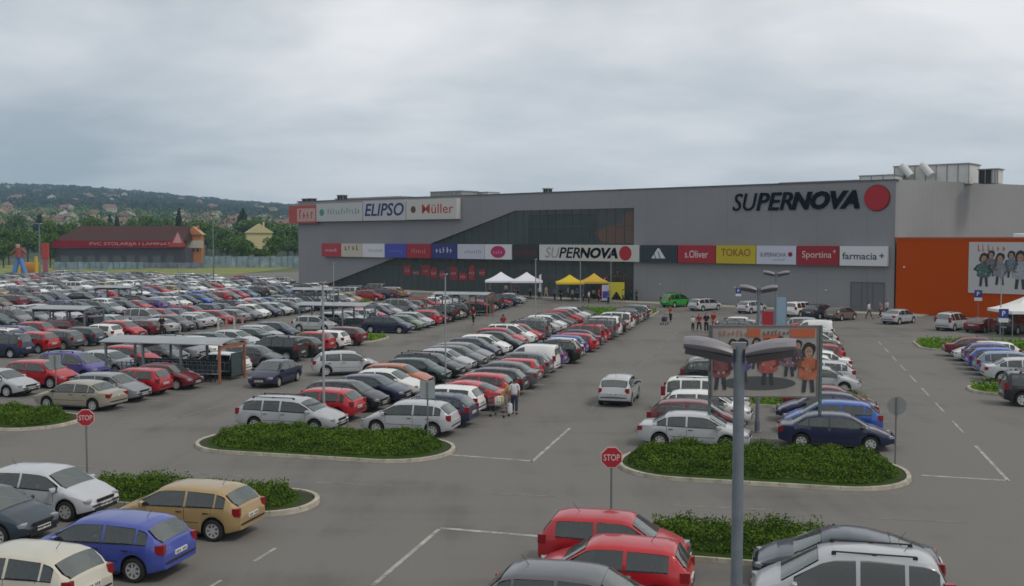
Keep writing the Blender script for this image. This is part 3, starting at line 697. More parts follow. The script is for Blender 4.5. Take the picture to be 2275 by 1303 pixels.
def kerb(P, label, fill=GRASS, hgt=.13, zf=.10):
    c = (sum(p[0] for p in P) / len(P), sum(p[1] for p in P) / len(P)); X0, Y0 = XY(*c)
    mb = MB(); n = len(P); V = []
    for inset, z in ((0, 0), (0.01, hgt), (.16, hgt), (.16, .02)):
        for p in P:
            dv, du = c[0] - p[0], c[1] - p[1]; l = math.hypot(dv, du) or 1
            q = XY(p[0] + dv / l * inset, p[1] + du / l * inset); V.append((q[0] - X0, q[1] - Y0, z))
    mb.add(V, [(j * n + i, j * n + (i + 1) % n, (j + 1) * n + (i + 1) % n, (j + 1) * n + i) for j in range(3) for i in range(n)], CONC)
    o = mb.build('kerb', loc=(X0, Y0, 0)); tag(o, label, 'kerb', 'kerbed islands')
    if P[0][1] < 60 or True:
        jt = MB(); acc = 0.0; JM = mat('kerb_joint', (.10, .09, .075), rough=1)
        for i in range(n):
            a_, b2 = Vector(V[n + i]), Vector(V[n + (i + 1) % n]); L_ = (b2 - a_).length; d_ = (b2 - a_) / max(L_, 1e-6); nn = Vector((-d_.y, d_.x, 0)); t_ = 1.0 - acc
            while t_ < L_:
                q = a_ + d_ * t_ + nn * .075; ang = math.atan2(d_.y, d_.x); jt.box((q.x, q.y, hgt * .5 + .003), (.018, .158, hgt), JM, Matrix.Rotation(ang, 3, 'Z')); t_ += 1.0
            acc = (acc + L_) % 1.0
        jt.build('stone_joints', o)
    F = MB(); F.add([(v[0], v[1], zf) for v in V[2 * n:3 * n]], [tuple(range(n))], fill)
    f = F.build('soil_bed' if fill is SOIL else 'grass', o); return o, (X0, Y0)
def shrubs(P, hmax, label, seed, dens=1150, size=.042, name='shrub_bed', rag=.30, inset=.18):
    c = (sum(p[0] for p in P) / len(P), sum(p[1] for p in P) / len(P)); X0, Y0 = XY(*c); rg = random.Random(seed)
    v0, v1 = min(p[0] for p in P), max(p[0] for p in P); u0, u1 = min(p[1] for p in P), max(p[1] for p in P)
    cl = [(rg.uniform(v0, v1), rg.uniform(u0, u1), rg.uniform(.35, .75), rg.uniform(.6, 1.05)) for _ in range(int((v1 - v0) * (u1 - u0) * 1.6))]
    def hh(v, u, e_=None):
        if not inside(P, v, u): return 0
        if e_ is None: e_ = edge_d(P, v, u) - inset
        if e_ < 0: return 0
        b = .45
        for a, d, r, k in cl:
            q = ((v - a) ** 2 + (u - d) ** 2) / r / r
            if q < 1: b = max(b, .45 + (k - .45) * (1 - q) ** .7)
        return hmax * b * min(1, .35 + (e_ / .55)) if e_ < .45 else hmax * b
    pts = []; N = int((v1 - v0) * (u1 - u0) * dens)
    for _ in range(N):
        v, u = rg.uniform(v0, v1), rg.uniform(u0, u1)
        if not inside(P, v, u): continue
        ed = edge_d(P, v, u) - inset; h_ = hh(v, u, ed)
        if h_ <= 0: continue
        z = h_ * (1 - abs(rg.gauss(0, .16))) + (rg.random() ** 4) * rag * hmax
        if ed < .3: z = rg.uniform(.1, h_)
        q = XY(v, u); pts.append((q[0] - X0, q[1] - Y0, max(.08, z)))
    me = leaf_mesh(name, pts, size, [LEAFM, LEAFM, LEAFM, LEAFS], seed, .5)
    o = bpy.data.objects.new(name, me); col.objects.link(o); o.location = (X0, Y0, .10); tag(o, label, 'shrubs', 'low green shrub beds')
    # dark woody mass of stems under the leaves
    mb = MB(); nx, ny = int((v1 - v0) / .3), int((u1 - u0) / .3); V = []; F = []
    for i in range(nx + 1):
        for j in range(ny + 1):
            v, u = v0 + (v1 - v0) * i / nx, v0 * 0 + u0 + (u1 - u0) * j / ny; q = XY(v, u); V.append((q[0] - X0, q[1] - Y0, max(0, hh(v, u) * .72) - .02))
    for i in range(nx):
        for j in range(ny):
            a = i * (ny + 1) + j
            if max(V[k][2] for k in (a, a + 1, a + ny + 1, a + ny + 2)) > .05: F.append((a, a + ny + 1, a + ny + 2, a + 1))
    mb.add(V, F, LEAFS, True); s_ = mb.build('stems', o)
    return o
P1 = rrect(-23.5, -12.5, 36.3, 41.0, 2.3); kerb(P1, 'pale kerb around the long hedge bed before the silver estate car', SOIL)
shrubs(rrect(-23.0, -12.9, 36.55, 41.0, 2.1), .52, 'dark green hedge bed before the silver estate car', 1)
P2 = rrect(-5.9, 4.55, 36.2, 41.6, 2.5); kerb(P2, 'pale kerb around the hedge bed under the billboard', SOIL)
shrubs(rrect(-5.7, 4.3, 36.45, 41.6, 2.3), .56, 'dark green hedge bed under the billboard', 2)
P3 = rrect(-45, -31.3, 38.2, 42.5, 2.0); kerb(P3, 'pale kerb around the hedge bed at the left edge', SOIL)
shrubs(rrect(-45, -31.7, 38.5, 42.2, 1.8), .55, 'low green hedge bed at the left edge behind the stop sign', 3)
P4 = rrect(-22.8, -14.2, 28.2, 31.3, 1.5); kerb(P4, 'thick pale kerb around the small bed beside the gold hatchback', SOIL, hgt=.16)
shrubs(rrect(-22.4, -14.7, 28.4, 31.0, 1.3), .52, 'ragged green shrub bed behind the gold hatchback', 4, rag=.5)
P5 = rrect(-4.1, 2.6, 27.2, 30.4, 1.4); kerb(P5, 'pale kerb around the bed behind the two red hatchbacks', SOIL)
shrubs(rrect(-3.9, 2.3, 27.4, 30.2, 1.3), .55, 'ragged green shrub bed between the red hatchbacks and the lamp post', 5, rag=.5)
for (a, b, c_, d, lab) in ((-5.7, 4.6, 53.3, 58.0, 'grass island in the middle of the billboard row'), (-45, -32.2, 77.8, 83.6, 'grass island in the shelter row'), (-24.3, -13.6, 111.5, 121, 'bright grass island at the mall end of the middle row'),
                     (10.4, 25, 83.6, 91.0, 'grass island left of the dark red saloon at the right'), (10.2, 14.2, 60.3, 64.3, 'small grass corner behind the black off-roader'), (-62, -52.5, 122.6, 129.5, 'grass island far back in the second row'), (-6, 4.8, 97, 103, 'grass island at the mall end of the billboard row')):
    P = rrect(a, b, c_, d, 1.8); o, (X0, Y0) = kerb(P, 'kerb round the ' + lab, GRASS)
    rg = random.Random(int(a * 7 + c_)); pts = []
    for _ in range(int((b - a) * (d - c_) * 75)):
        v, u = rg.uniform(a, b), rg.uniform(c_, d)
        if inside(P, v, u) and edge_d(P, v, u) > .22: q = XY(v, u); pts.append((q[0] - X0, q[1] - Y0, .12 + abs(rg.gauss(0, .16))))
    GL = mat('island_grass_blades', (0.085, 0.18, 0.012), rough=.85, noise=.4, nscale=1.0, color2=(.14, .26, .02), spec=.2)
    me = leaf_mesh('long_grass', pts, .13, [GL], 5, .35); q = bpy.data.objects.new('long_grass', me); col.objects.link(q); q.location = (X0, Y0, 0)
    tag(q, 'long bright grass on the ' + lab, 'grass', kind='stuff')
# ================================================================== SHOPPING CENTRE
C0 = Vector((43.2, 116.94, 0)); DL = Vector((-.75765, .65266, 0)); NI = Vector((DL.y, -DL.x, 0)); NO = -NI
MF = Matrix(((-DL.x, 0, NO.x, C0.x), (-DL.y, 0, NO.y, C0.y), (0, 1, 0, 0), (0, 0, 0, 1)))      # facade frame: x = right, y = up, z = outwards
def clad(name, c, direction='X', spec=.25):
    m = mat(name, c, rough=.6, spec=spec); t = m.node_tree; b = t.nodes['Principled BSDF']
    tx = t.nodes.new('ShaderNodeTexCoord'); wv = t.nodes.new('ShaderNodeTexWave'); wv.bands_direction = direction; wv.inputs['Scale'].default_value = 1.2
    nz = t.nodes.new('ShaderNodeTexNoise'); nz.inputs['Scale'].default_value = .12; nz.inputs['Detail'].default_value = 4
    t.links.new(tx.outputs['Object'], wv.inputs['Vector']); t.links.new(tx.outputs['Object'], nz.inputs['Vector'])
    bp = t.nodes.new('ShaderNodeBump'); bp.inputs['Strength'].default_value = .25; bp.inputs['Distance'].default_value = .05
    t.links.new(wv.outputs[0], bp.inputs['Height']); t.links.new(bp.outputs[0], b.inputs['Normal'])
    mr = t.nodes.new('ShaderNodeMix'); mr.data_type = 'RGBA'; mr.inputs[6].default_value = tuple(k * .85 for k in c) + (1,); mr.inputs[7].default_value = tuple(k * 1.12 for k in c) + (1,)
    t.links.new(nz.outputs[0], mr.inputs[0]); t.links.new(mr.outputs[2], b.inputs['Base Color']); return m
CLAD = clad('grey_cladding', (.245, .248, .262)); CLAD2 = clad('pale_grey_cladding', (.27, .27, .272)); ORANGE = clad('orange_cladding', (.43, .062, .0002), spec=.03); CAP = flat('roof_cap', (.10, .105, .11))
ROOF = mat('roof_membrane', (.30, .30, .30), rough=.9, noise=.2, nscale=.2)
mall = empty('shopping_centre', M=MF); tag(mall, 'long grey clad shopping centre with a slanting glass front and red disc', 'building')
H_ = 15.0; T_ = .5
def fpoly(poly, z0, z1, m):          # polygon in facade (x, y) extruded along z
    mb = MB(); n = len(poly); V = [(x, y, z) for z in (z0, z1) for x, y in poly]
    mb.add(V, [tuple(range(n, 2 * n)), tuple(range(n))[::-1]] + [(i, (i + 1) % n, n + (i + 1) % n, n + i) for i in range(n)], m); return mb
wall = fpoly([(0, 0), (0, H_), (-108, H_), (-108, 0), (-101.6, 0), (-56.4, 12.6), (-35.3, 12.6), (-35.3, 0)], -T_, 0, CLAD)
wm_ = wall.build('facade_wall', mall)
bmx = bmesh.new(); bmx.from_mesh(wm_.data); bmesh.ops.triangulate(bmx, faces=bmx.faces[:]); bmx.to_mesh(wm_.data); bmx.free()
# body behind the facade, footprint in facade frame (x, depth=-z)
wr_ = Vector((.853, .523, 0)); wx, wz = -wr_.dot(DL), wr_.dot(NO)
foot = [(0, -T_ - .01), (-35.3, -T_ - .01), (-35.3, -3.2), (-107.9, -3.2), (-107.9, -75), (wx * 62, -75), (wx * 62, wz * 62)]
def fprism(foot, y0, y1, m, mt=None):
    mb = MB(); n = len(foot); V = [(x, y, z) for y in (y0, y1) for x, z in foot]
    mb.add(V, [(i, (i + 1) % n, n + (i + 1) % n, n + i) for i in range(n)], m); mb.add(V, [tuple(range(n, 2 * n))], mt or m); return mb
fprism(foot, 0, H_ - .15, CLAD2, ROOF).build('side_and_rear_walls', mall)
# glass front
GL2 = bpy.data.materials.new('curtain_glass'); GL2.use_nodes = True; t = GL2.node_tree; b = t.nodes['Principled BSDF']; b.inputs['Base Color'].default_value = (.075, .095, .095, 1); b.inputs['Roughness'].default_value = .15  # greyish base colour paints in the sky's reflection on the glass
tr = t.nodes.new('ShaderNodeBsdfTransparent'); tr.inputs[0].default_value = (.75, .80, .80, 1); ms = t.nodes.new('ShaderNodeMixShader'); ms.inputs[0].default_value = .60
t.links.new(b.outputs[0], ms.inputs[1]); t.links.new(tr.outputs[0], ms.inputs[2]); t.links.new(ms.outputs[0], t.nodes['Material Output'].inputs[0])
gp = [(-101.6, 0), (-56.4, 12.6), (-35.3, 12.6), (-35.3, 0)]
gz = MB(); gz.add([(x, y, -.40) for x, y in gp], [tuple(range(4))], GL2); gz.build('glazing', mall)
fr = MB(); MUL = flat('dark_mullion', (.06, .08, .085)); x = -35.6
while x > -101:
    yt = 12.6 if x > -56.4 else 12.6 * (x + 101.6) / 45.2
    fr.box((x, yt / 2, -.36), (.07, yt, .10), MUL); x -= 1.5
for yy in (3.4, 5.2, 7.8, 10.2):
    xl = -101.6 + 45.2 * yy / 12.6; fr.box(((xl - 35.3) / 2, yy, -.345), (-35.3 - xl, .09, .11), MUL)
fr.build('glazing_bars', mall)
it = MB(); it.box((-68, .02, -1.8), (66, .06, 2.7), flat('shop_floor', (.16, .15, .14)))
it.add([(x, y, -.9) for x, y in ((-35.4, 7.8), (-35.4, 12.3), (-37.4, 12.0), (-37.9, 10.6), (-40.2, 10.2), (-42.6, 9.3), (-41.0, 7.8))], [tuple(range(7))[::-1]], flat('inner_brick_wall', (.62, .24, .13))); it.box((-38.0, 2.2, -1.6), (4.5, 1.8, .1), flat('inner_red_wall', (.30, .06, .05))); it.box((-50, 9.5, -2.6), (12, 5.0, .1), flat('inner_green_wall', (.10, .125, .125)))
it.box((-73, 4.5, -1.2), (26, 1.1, .12), flat('wood_board', (.22, .15, .05))); it.box((-52, 4.2, -2.2), (14, .8, .12), flat('pale_board', (.30, .28, .22)))
it.build('interior', mall)
ent = MB()
for k in range(4): ent.box((-45.5 + k * 2.1, 1.3, -.25), (1.9, 2.6, .12), flat('dark_door', (.02, .022, .026)))
ent.build('entrance_door', mall)
fpoly([(.15, H_), (.15, H_ + .18), (-108.2, H_ + .18), (-108.2, H_)], -T_ - .2, .08, CAP).build('parapet', mall)
sm_ = MB(); SEAM = flat('cladding_joint', (.185, .188, .20))
for k in range(18):
    x = -6 * k - 3.2
    y0 = 0 if x > -35.3 else (12.6 if x > -56.4 else max(0, 12.6 * (x + 101.6) / 45.2)); sm_.box((x, (y0 + 15) / 2, .004), (.035, 15 - y0, .008), SEAM)
for y in (3.75, 11.2):
    sm_.box((-17.6 if y < 5 else -17.6, y, .004), (35.2, .03, .0075), SEAM)
sm_.build('panel_joints', mall)
mb = MB()
mb.add([(0.0, H_ - .15, -T_ - .2), (wx * 62, H_ - .15, wz * 62), (wx * 62, H_ + .15, wz * 62), (0.0, H_ + .15, -T_ - .2), (-.3, H_ - .15, -T_ - .5), (wx * 62 - .3, H_ - .15, wz * 62 - .5), (wx * 62 - .3, H_ + .15, wz * 62 - .5), (-.3, H_ + .15, -T_ - .5)], [(0, 1, 2, 3), (3, 2, 6, 7), (7, 6, 5, 4)], CLAD2); mb.build('side_parapet', mall)
dr = MB(); dr.box((-3.05, 1.7, .03), (3.9, 3.4, .06), flat('door_grey', (.12, .13, .15)))
for xx in (-5.0, -3.7, -3.05, -2.4, -1.1): dr.box((xx, 1.7, .075), (.07, 3.4, .05), CAP)
dr.box((-3.05, 3.42, .08), (4.0, .1, .06), CAP); dr.build('side_door', mall)
for xx in (-8, -20, -31): MB().box((xx, 2.4, .06), (.16, .16, .14), WHITE).build('wall_light', mall)
# orange store beside it
st = empty('orange_store', M=MF); tag(st, 'low orange clad store building joined to the right of the grey mall', 'building')
fprism([(60, .25), (.3, .25), (.3, -1.5), (60, -28)], 0, 8.45, ORANGE, ROOF).build('wall', st)
MB().box((30.1, 8.52, .0), (60.2, .2, .62), flat('orange_parapet', (.33, .07, .02))).build('parapet', st)
for k in range(5): MB().rbox((13 + k * 3.2, 8.75, -2.6), (2.4, .6, 1.6), WHITE).build('skylight', st)
MB().box((1.2, 5.3, .32), (.18, .18, .14), WHITE).build('wall_light', st)

def sign(name, label, x0, x1, y0, y1, z0, z1, c, texts=(), group=None, cat='sign', rough=.5, z_in=0.0, extra=()):
    M = MF @ Matrix.Translation(((x0 + x1) / 2, (y0 + y1) / 2, z0)); o = empty(name, M=M); w_, h_, d_ = x1 - x0 - .06, y1 - y0, z1 - z0
    cc = c if not isinstance(c, tuple) else mat('panel_%.2f_%.2f_%.2f' % c, c, rough=rough)
    MB().box((0, 0, d_ / 2), (w_, h_, d_), cc).build('panel', o)
    for q in texts:
        t, fx, fy, fw_, fh, tc_ = q[:6]; k = q[6] if len(q) > 6 else {}
        m = mat('ink_%.2f_%.2f_%.2f' % tc_, tc_, rough=.5); tm = text_mb(t, fw_ * w_, fh * h_, m, **k)
        tm.v = [(a + fx * w_, b_ + fy * h_, z_ + d_) for a, b_, z_ in tm.v]; tm.build('lettering', o)
    for mb_, nm in extra: mb_.build(nm, o, loc=(0, 0, d_))
    tag(o, label, cat, group); return o
K = (.006, .007, .012); RD = (.42, .006, .014); WH = (.60, .61, .64); NV = (.02, .025, .16)
def bars(w_, h_, c, n, seed, fx=0, fy=0):      # lettering too small to read in the photograph: a line of letter-high strokes
    rg = random.Random(seed); mb = MB(); x = -w_ / 2; m = mat('ink_%.2f_%.2f_%.2f' % c, c, rough=.5)
    for i in range(n):
        ww = w_ / n * rg.uniform(.55, .8); hh = h_ * rg.choice((.7, .75, 1)); mb.box((x + ww / 2 + fx, fy + (hh - h_) / 2, .01), (ww * .32, hh, .02), m)
        mb.box((x + ww * .7 + fx, fy - h_ * .5 + hh * rg.choice((.1, .5, .9)), .01), (ww * .6, h_ * .2, .02), m); x += w_ / n
    return mb
BG = 'row of shop signs along the mall front'; O0, O1 = .05, .75
def bs(s0, s1, label, c, texts=(), extra=()): return sign('shop_sign', label, -s0, -s1, 5.35, 7.6, O0, O1, c, texts, BG, extra=extra)
bs(100.5, 95.3, 'red shop sign at the left end of the sign row', (.38, .02, .035), extra=((bars(3.2, .55, WH, 6, 1), 'lettering'),))
bs(95.25, 89.8, 'cream shop sign with dark gold marks, second from the left end', (.50, .46, .38), extra=((bars(4.0, .9, (.16, .08, .02), 4, 2, fy=.45), 'lettering'),))
bs(89.75, 84.2, 'white shop sign with a thin grey line of letters left of the blue one', WH, extra=((bars(3.6, .45, (.20, .20, .28), 9, 3, fx=.6), 'lettering'),))
bs(84.15, 79.0, 'blue shop sign between a white and a red one', (.045, .055, .36), extra=((bars(3.2, .5, (.16, .22, .6), 8, 4), 'lettering'),))
bs(78.95, 73.3, 'dark red shop sign right of the blue one', (.30, .008, .018), extra=((bars(3.4, .7, (.55, .25, .22), 7, 5), 'lettering'),))
bs(73.25, 67.6, 'navy shop sign with pale letters and a white upper field', NV, extra=((bars(3.9, .85, (.55, .58, .62), 5, 6, fy=.2), 'lettering'),))
bs(67.55, 61.9, 'pale lilac shop sign left of the one with the magenta oval', (.50, .51, .60), extra=((bars(3.6, .5, (.16, .16, .22), 9, 7, fx=.5), 'lettering'),))
bs(61.85, 56.4, 'white shop sign with a magenta oval', WH, extra=((disc_mb(1.45, mat('magenta', (.40, .01, .10)), .03, ry=.9), 'oval'), (bars(1.9, .5, (.62, .4, .48), 4, 8), 'lettering'),))
for o_ in [c for c in bpy.data.objects if c.name.startswith('lettering')][-1:]: o_.location.z += .035
bs(56.35, 51.3, 'black shop sign with a dark red line of letters', (.014, .016, .016), extra=((bars(4.3, .8, (.22, .006, .012), 9, 9), 'lettering'),))
def nova(w_, h_, c1, x0=0.0, ext=.03, shear=.22, grey=None):
    m1_ = mat('ink_matt', c1, rough=.9, spec=.1); mg = mat('ink_%.2f_%.2f_%.2f' % grey, grey) if grey else m1_
    mb = MB(); mb.merge(text_mb('SU', w_ * .205, h_, mg, shear=shear, bold=-.002, ext=ext, x0=x0)); mb.merge(text_mb('PER', w_ * .30, h_, m1_, shear=shear, bold=.014, ext=ext, x0=x0 + w_ * .20)); mb.merge(text_mb('NOVA', w_ * .52, h_, m1_, shear=shear, bold=.048, ext=ext, x0=x0 + w_ * .485)); return mb
REDM = mat('red_disc', (.36, .003, .010), rough=.4)
mb2 = disc_mb(.98, REDM, .05, cx=6.4, ry=.98)
bs(51.2, 33.9, 'long white sign reading SUPERNOVA with a red dot above the entrance', (.52, .52, .50), extra=((nova(12.6, 1.5, K, x0=-7.5, grey=(.24, .24, .25)), 'lettering'), (mb2, 'red_dot')))
tri = MB()
for k in range(3):
    a = -1.0 + k * .62; hh = .55 + k * .33; tri.add([(a, -.6, .02), (a + .50, -.6, .02), (a + .50 + .12, -.6 + hh * .55, .02), (a + .38, -.6 + hh, .02) if k < 2 else (a + .2, -.6 + hh, .02)], [(0, 1, 2, 3)], WHITE)
tri = MB(); tri.add([(-1.1, -.62, .02), (1.1, -.62, .02), (.12, .72, .02), (-.12, .72, .02)], [(0, 1, 2, 3)], WHITE)
for a in (-.42, .28): tri.add([(a - .05, -.63, .026), (a + .09, -.63, .026), (a + .02 - .32, .30, .026), (a - .10 - .32, .30, .026)], [(0, 1, 2, 3)], mat('panel_0.02_0.03_0.04', (.016, .028, .040), rough=.5))
bs(33.8, 28.0, 'dark navy shop sign with a white striped triangle', (.016, .028, .040), extra=((tri, 'triangle_mark'),))
bs(27.95, 22.4, 'red shop sign with white script letters s.Oliver', (.34, .006, .018), [('s.Oliver', .0, .0, .62, .42, WH)])
bs(22.35, 16.8, 'yellow shop sign with brown capitals', (.48, .38, .008), [('TOKAO', .0, .12, .74, .42, (.22, .10, .01), dict(bold=.01))])
bs(16.75, 11.5, 'pale lilac shop sign with thin letters and a dark red dot', (.52, .53, .64), [('SUPERNOVA', -.08, .02, .66, .22, (.10, .10, .14))], extra=((disc_mb(.28, mat('ink_0.20_0.00_0.03', (.20, .004, .03)), .03, cx=1.85, cy=.1), 'red_dot'), (bars(1.6, .25, (.2, .2, .26), 6, 10, fx=.4, fy=-.55), 'small_lettering')))
bs(11.45, 6.2, 'dark red shop sign reading Sportina', (.28, .004, .018), [('Sportina', -.02, .0, .70, .46, (.62, .50, .46)), ('+', .40, .22, .07, .2, (.62, .5, .46))])
bs(6.15, .6, 'white shop sign reading farmacia at the right end', WH, [('farmacia', -.07, .0, .74, .36, (.03, .06, .075), dict(bold=.012)), ('+', .40, .02, .10, .24, (.01, .10, .10), dict(bold=.03))])
UG = 'large signs under the roof edge'; U0, U1 = .05, 1.0
sign('roof_sign', 'white roof sign reading Müller in red', -78.7, -67.4, 11.5, 14.7, U0, U1, (.50, .50, .47), [('Müller', .13, .02, .62, .46, (.42, .035, .02), dict(bold=.004))], UG, extra=((disc_mb(.55, mat('ink_dk', (.10, .03, .03)), .03, cx=-4.0), 'round_mark'),))
sign('roof_sign', 'white roof sign reading ELIPSO in slanting navy capitals', -89.2, -78.8, 11.45, 14.75, U0, U1, (.47, .48, .50), [('ELIPSO', .0, .04, .92, .64, (.015, .015, .12), dict(shear=.2, bold=.02))], UG)
sign('roof_sign', 'white roof sign with a thin green line of letters', -101.6, -89.3, 11.45, 14.55, U0, U1, (.46, .47, .47), extra=((bars(8.6, .9, (.08, .26, .20), 12, 11, fx=1.2, fy=.15), 'lettering'), (disc_mb(.6, mat('green_mark', (.05, .24, .20)), .03, cx=-4.6), 'round_mark')), group=UG)
sign('roof_sign', 'red and white roof sign at the left corner of the mall', -109.4, -101.7, 11.2, 14.3, U0, U1, (.40, .06, .05), extra=((MB().box((1.2, -.1, .02), (5.2, 2.3, .03), mat('panel_pk', (.48, .32, .30))), 'inner_panel'), (bars(4.4, 1.5, (.40, .03, .03), 4, 12, fx=1.2), 'lettering')), group=UG)
for o_ in [c for c in bpy.data.objects if c.name.startswith('lettering')][-1:]: o_.location.z += .04
M = MF @ Matrix.Translation((-12.2, 13.0, .01)); o = empty('wall_lettering', M=M)
nova(16.2, 2.15, K, x0=-8.2, ext=.18, shear=.24).build('letters', o); tag(o, 'big dark slanting SUPERNOVA letters on the upper grey wall', 'sign')
M = MF @ Matrix.Translation((-2.1, 13.1, .01)); o = empty('wall_disc', M=M)
disc_mb(1.42, REDM, .22, n=48).build('disc', o); disc_mb(1.5, mat('ink_0.10_0.00_0.01', (.10, .003, .008)), .10, n=48).build('rim', o); tag(o, 'big red disc on the upper grey wall at its right corner', 'sign')
# poster on the orange wall
def figure(x, y, h, c, hair=(.02, .015, .015), seed=0):
    rg = random.Random(seed); mb = MB(); z = .02; mc = mat('print_%.2f_%.2f_%.2f' % c, c, noise=.6, nscale=4, color2=tuple(min(.6, k * 1.5 + .02) for k in c)); mh = mat('print_hair', hair); ms_ = mat('print_skin', (.42, .27, .20), noise=.4, nscale=9, color2=(.24, .13, .09)); md = mat('print_dark', (.03, .035, .045))
    def ell(cx, cy, rx, ry, m, zz): mb.add([(cx + rx * math.cos(2 * math.pi * i / 16), cy + ry * math.sin(2 * math.pi * i / 16), zz) for i in range(16)], [tuple(range(16))], m)
    ell(x, y + h * .80, h * .115, h * .15, mh, z + .006); ell(x, y + h * .76, h * .075, h * .105, ms_, z + .012)
    mb.add([(x - h * .19, y + h * .30, z + .009), (x - h * .08, y + h * .24, z + .009), (x + h * .10, y + h * .24, z + .009), (x + h * .20, y + h * .32, z + .009), (x + h * .15, y + h * .62, z + .009), (x + h * .05, y + h * .67, z + .009), (x - h * .06, y + h * .67, z + .009), (x - h * .15, y + h * .61, z + .009)], [tuple(range(8))], mc)
    for sd in (-1, 1):
        ex = rg.uniform(.20, .30); ey = rg.uniform(.38, .50); q = [(x + sd * h * .13, y + h * .63), (x + sd * h * .19, y + h * .60), (x + sd * h * ex, y + h * ey), (x + sd * h * (ex - .16), y + h * (ey - .08)), (x + sd * h * (ex - .18), y + h * (ey - .03)), (x + sd * h * (ex - .09), y + h * ey)]
        mb.add([(a, b, z + .014 + .001 * sd) for a, b in q], [tuple(range(6)) if sd < 0 else tuple(range(6))[::-1]], mat('print2_%.2f_%.2f_%.2f' % c, tuple(k * .6 for k in c)))
        ell(x + sd * h * (ex - .18), y + h * (ey - .06), h * .028, h * .03, ms_, z + .018)
        ell(x + sd * h * .03, y + h * .77, h * .014, h * .010, mh, z + .016); ell(x + sd * h * .08, y + h * (.80 + .03 * sd), h * .05, h * .09, mh, z + .009)
    ell(x, y + h * .71, h * .022, h * .007, mat('print_lip', (.25, .06, .05)), z + .016)
    for sd in (-1, 1): mb.add([(x + sd * h * .02, y + h * .26, z + .004), (x + sd * h * .10, y + h * .26, z + .004), (x + sd * h * .12, y, z + .004), (x + sd * h * .05, y, z + .004)], [(0, 1, 2, 3)], md)
    return mb
pe = MB()
for k, (x, y, h, c) in enumerate(((-3.0, -2.0, 3.8, (.03, .09, .08)), (-1.4, -1.8, 3.6, (.14, .15, .18)), (-2.3, -.9, 2.9, (.10, .10, .11)), (-.3, -1.0, 3.0, (.08, .12, .16)), (1.6, -.9, 3.0, (.16, .10, .08)), (.6, -2.2, 4.3, (.22, .24, .27)), (2.4, -2.1, 3.9, (.12, .06, .14)), (3.8, -2.2, 4.0, (.2, .1, .06)))): pe.merge(figure(x, y, h, c, seed=k))
sign('wall_poster', 'white poster with dark printed figures on the orange wall', 8.1, 17.3, 2.65, 8.1, .27, .40, (.46, .46, .47), extra=((pe, 'printed_figures'), (bars(3.0, .7, (.42, .14, .10), 6, 20, fx=-2.3, fy=2.1), 'lettering'), (bars(2.2, .6, (.10, .10, .3), 4, 21, fx=3.0, fy=2.1), 'small_lettering')), cat='poster')
# red posters behind the glass front
RG = 'red posters behind the slanting glass'
rg = random.Random(5)
for k in range(9):
    x0 = -80.8 + k * 2.1
    o = sign('window_poster', 'small red poster, %s from the left behind the slanting glass' % ordw(k), x0, x0 + rg.uniform(1.0, 2.0), 1.9 + rg.uniform(0, .9), 3.3 + rg.uniform(-.2, 1.0), -.38, -.33, (.34 * rg.uniform(.7, 1), .012, .02), extra=((bars(1.2, .5, (.5, .4, .4), 3, 30 + k), 'lettering'),), group=RG, cat='poster')
# roof equipment, in the facade frame (x, height, depth behind the wall)
def rf(px0, px1, dep):        # x in facade frame seen at a pixel column on the plane dep behind the facade
    out = []
    for px in (px0, px1):
        x = (px - 1137.5) / 2300; P0 = C0 + NI * dep; t = (P0.dot(NI)) / (x * NI.x + 1.0 * NI.y); out.append(-(Vector((x * t, t, 0)) - P0).dot(DL))
    return out
UNIT = flat('unit_white', (.55, .56, .55)); UNIT2 = flat('unit_grey', (.24, .25, .25)); BLK = mat('panel_black', (.008, .012, .012))
def unit(label, px0, px1, dep, y0, h, m, d=3.0, kind='box', group='roof ventilation units'):
    a, b = rf(px0, px1, dep); o = empty('roof_unit', M=MF @ Matrix.Translation(((a + b) / 2, y0, -dep))); w_ = b - a
    MB().box((0, h / 2, 0), (w_, h, d), m).build('casing', o)
    lv = MB(); n = max(2, int(w_ / 1.2))
    for k in range(n + 1): lv.box((-w_ / 2 + w_ * k / n, h / 2, d / 2 + .04), (.08, h, .08), UNIT2)
    lv.box((0, h + .03, 0), (w_ + .3, .12, d + .3), UNIT2); lv.build('frame', o)
    if kind == 'duct':
        for k in range(2): MB().tube((-w_ * .38 + k * 2.4, h + .1, d / 2 + .3), (-w_ * .38 + k * 2.4 + 1.3, h * .45, d / 2 + .7), .48, .48, UNIT, 12).build('duct_elbow', o)
    tag(o, label, 'roof unit', group)
unit('big white ventilation unit with duct elbows on the roof right of the red disc', 1996, 2160, 14, 15.0, 2.35, UNIT, 4, 'duct')
unit('black box on the roof beside the big white ventilation unit', 2176, 2204, 12, 14.9, 1.6, BLK, 2)
unit('small white box right of the black roof box', 2205, 2218, 12, 14.9, 1.6, UNIT, 2)
unit('low white roof unit above the red disc', 1918, 1994, 10, 15.0, 1.15, UNIT, 3)
unit('long low white roof unit above the big letters', 1742, 1914, 16, 15.0, 1.0, UNIT, 3)
unit('grey roof unit above the Müller sign', 976, 1044, 12, 15.1, 1.35, UNIT2, 4)
unit('low pale roof unit right of the grey one', 1048, 1096, 16, 15.1, 1.25, UNIT, 3)
unit('long low pale roof unit above the ELIPSO sign', 760, 905, 14, 15.1, .95, UNIT, 3)
unit('small dark vent at the left end of the roof', 678, 700, 8, 15.0, 1.0, BLK, 1)
unit('small dark vent left of the long pale roof unit', 756, 768, 8, 15.0, 1.4, BLK, 1)
unit('small dark vent on the roof above the glass front', 1212, 1222, 4, 15.0, .85, BLK, 1)
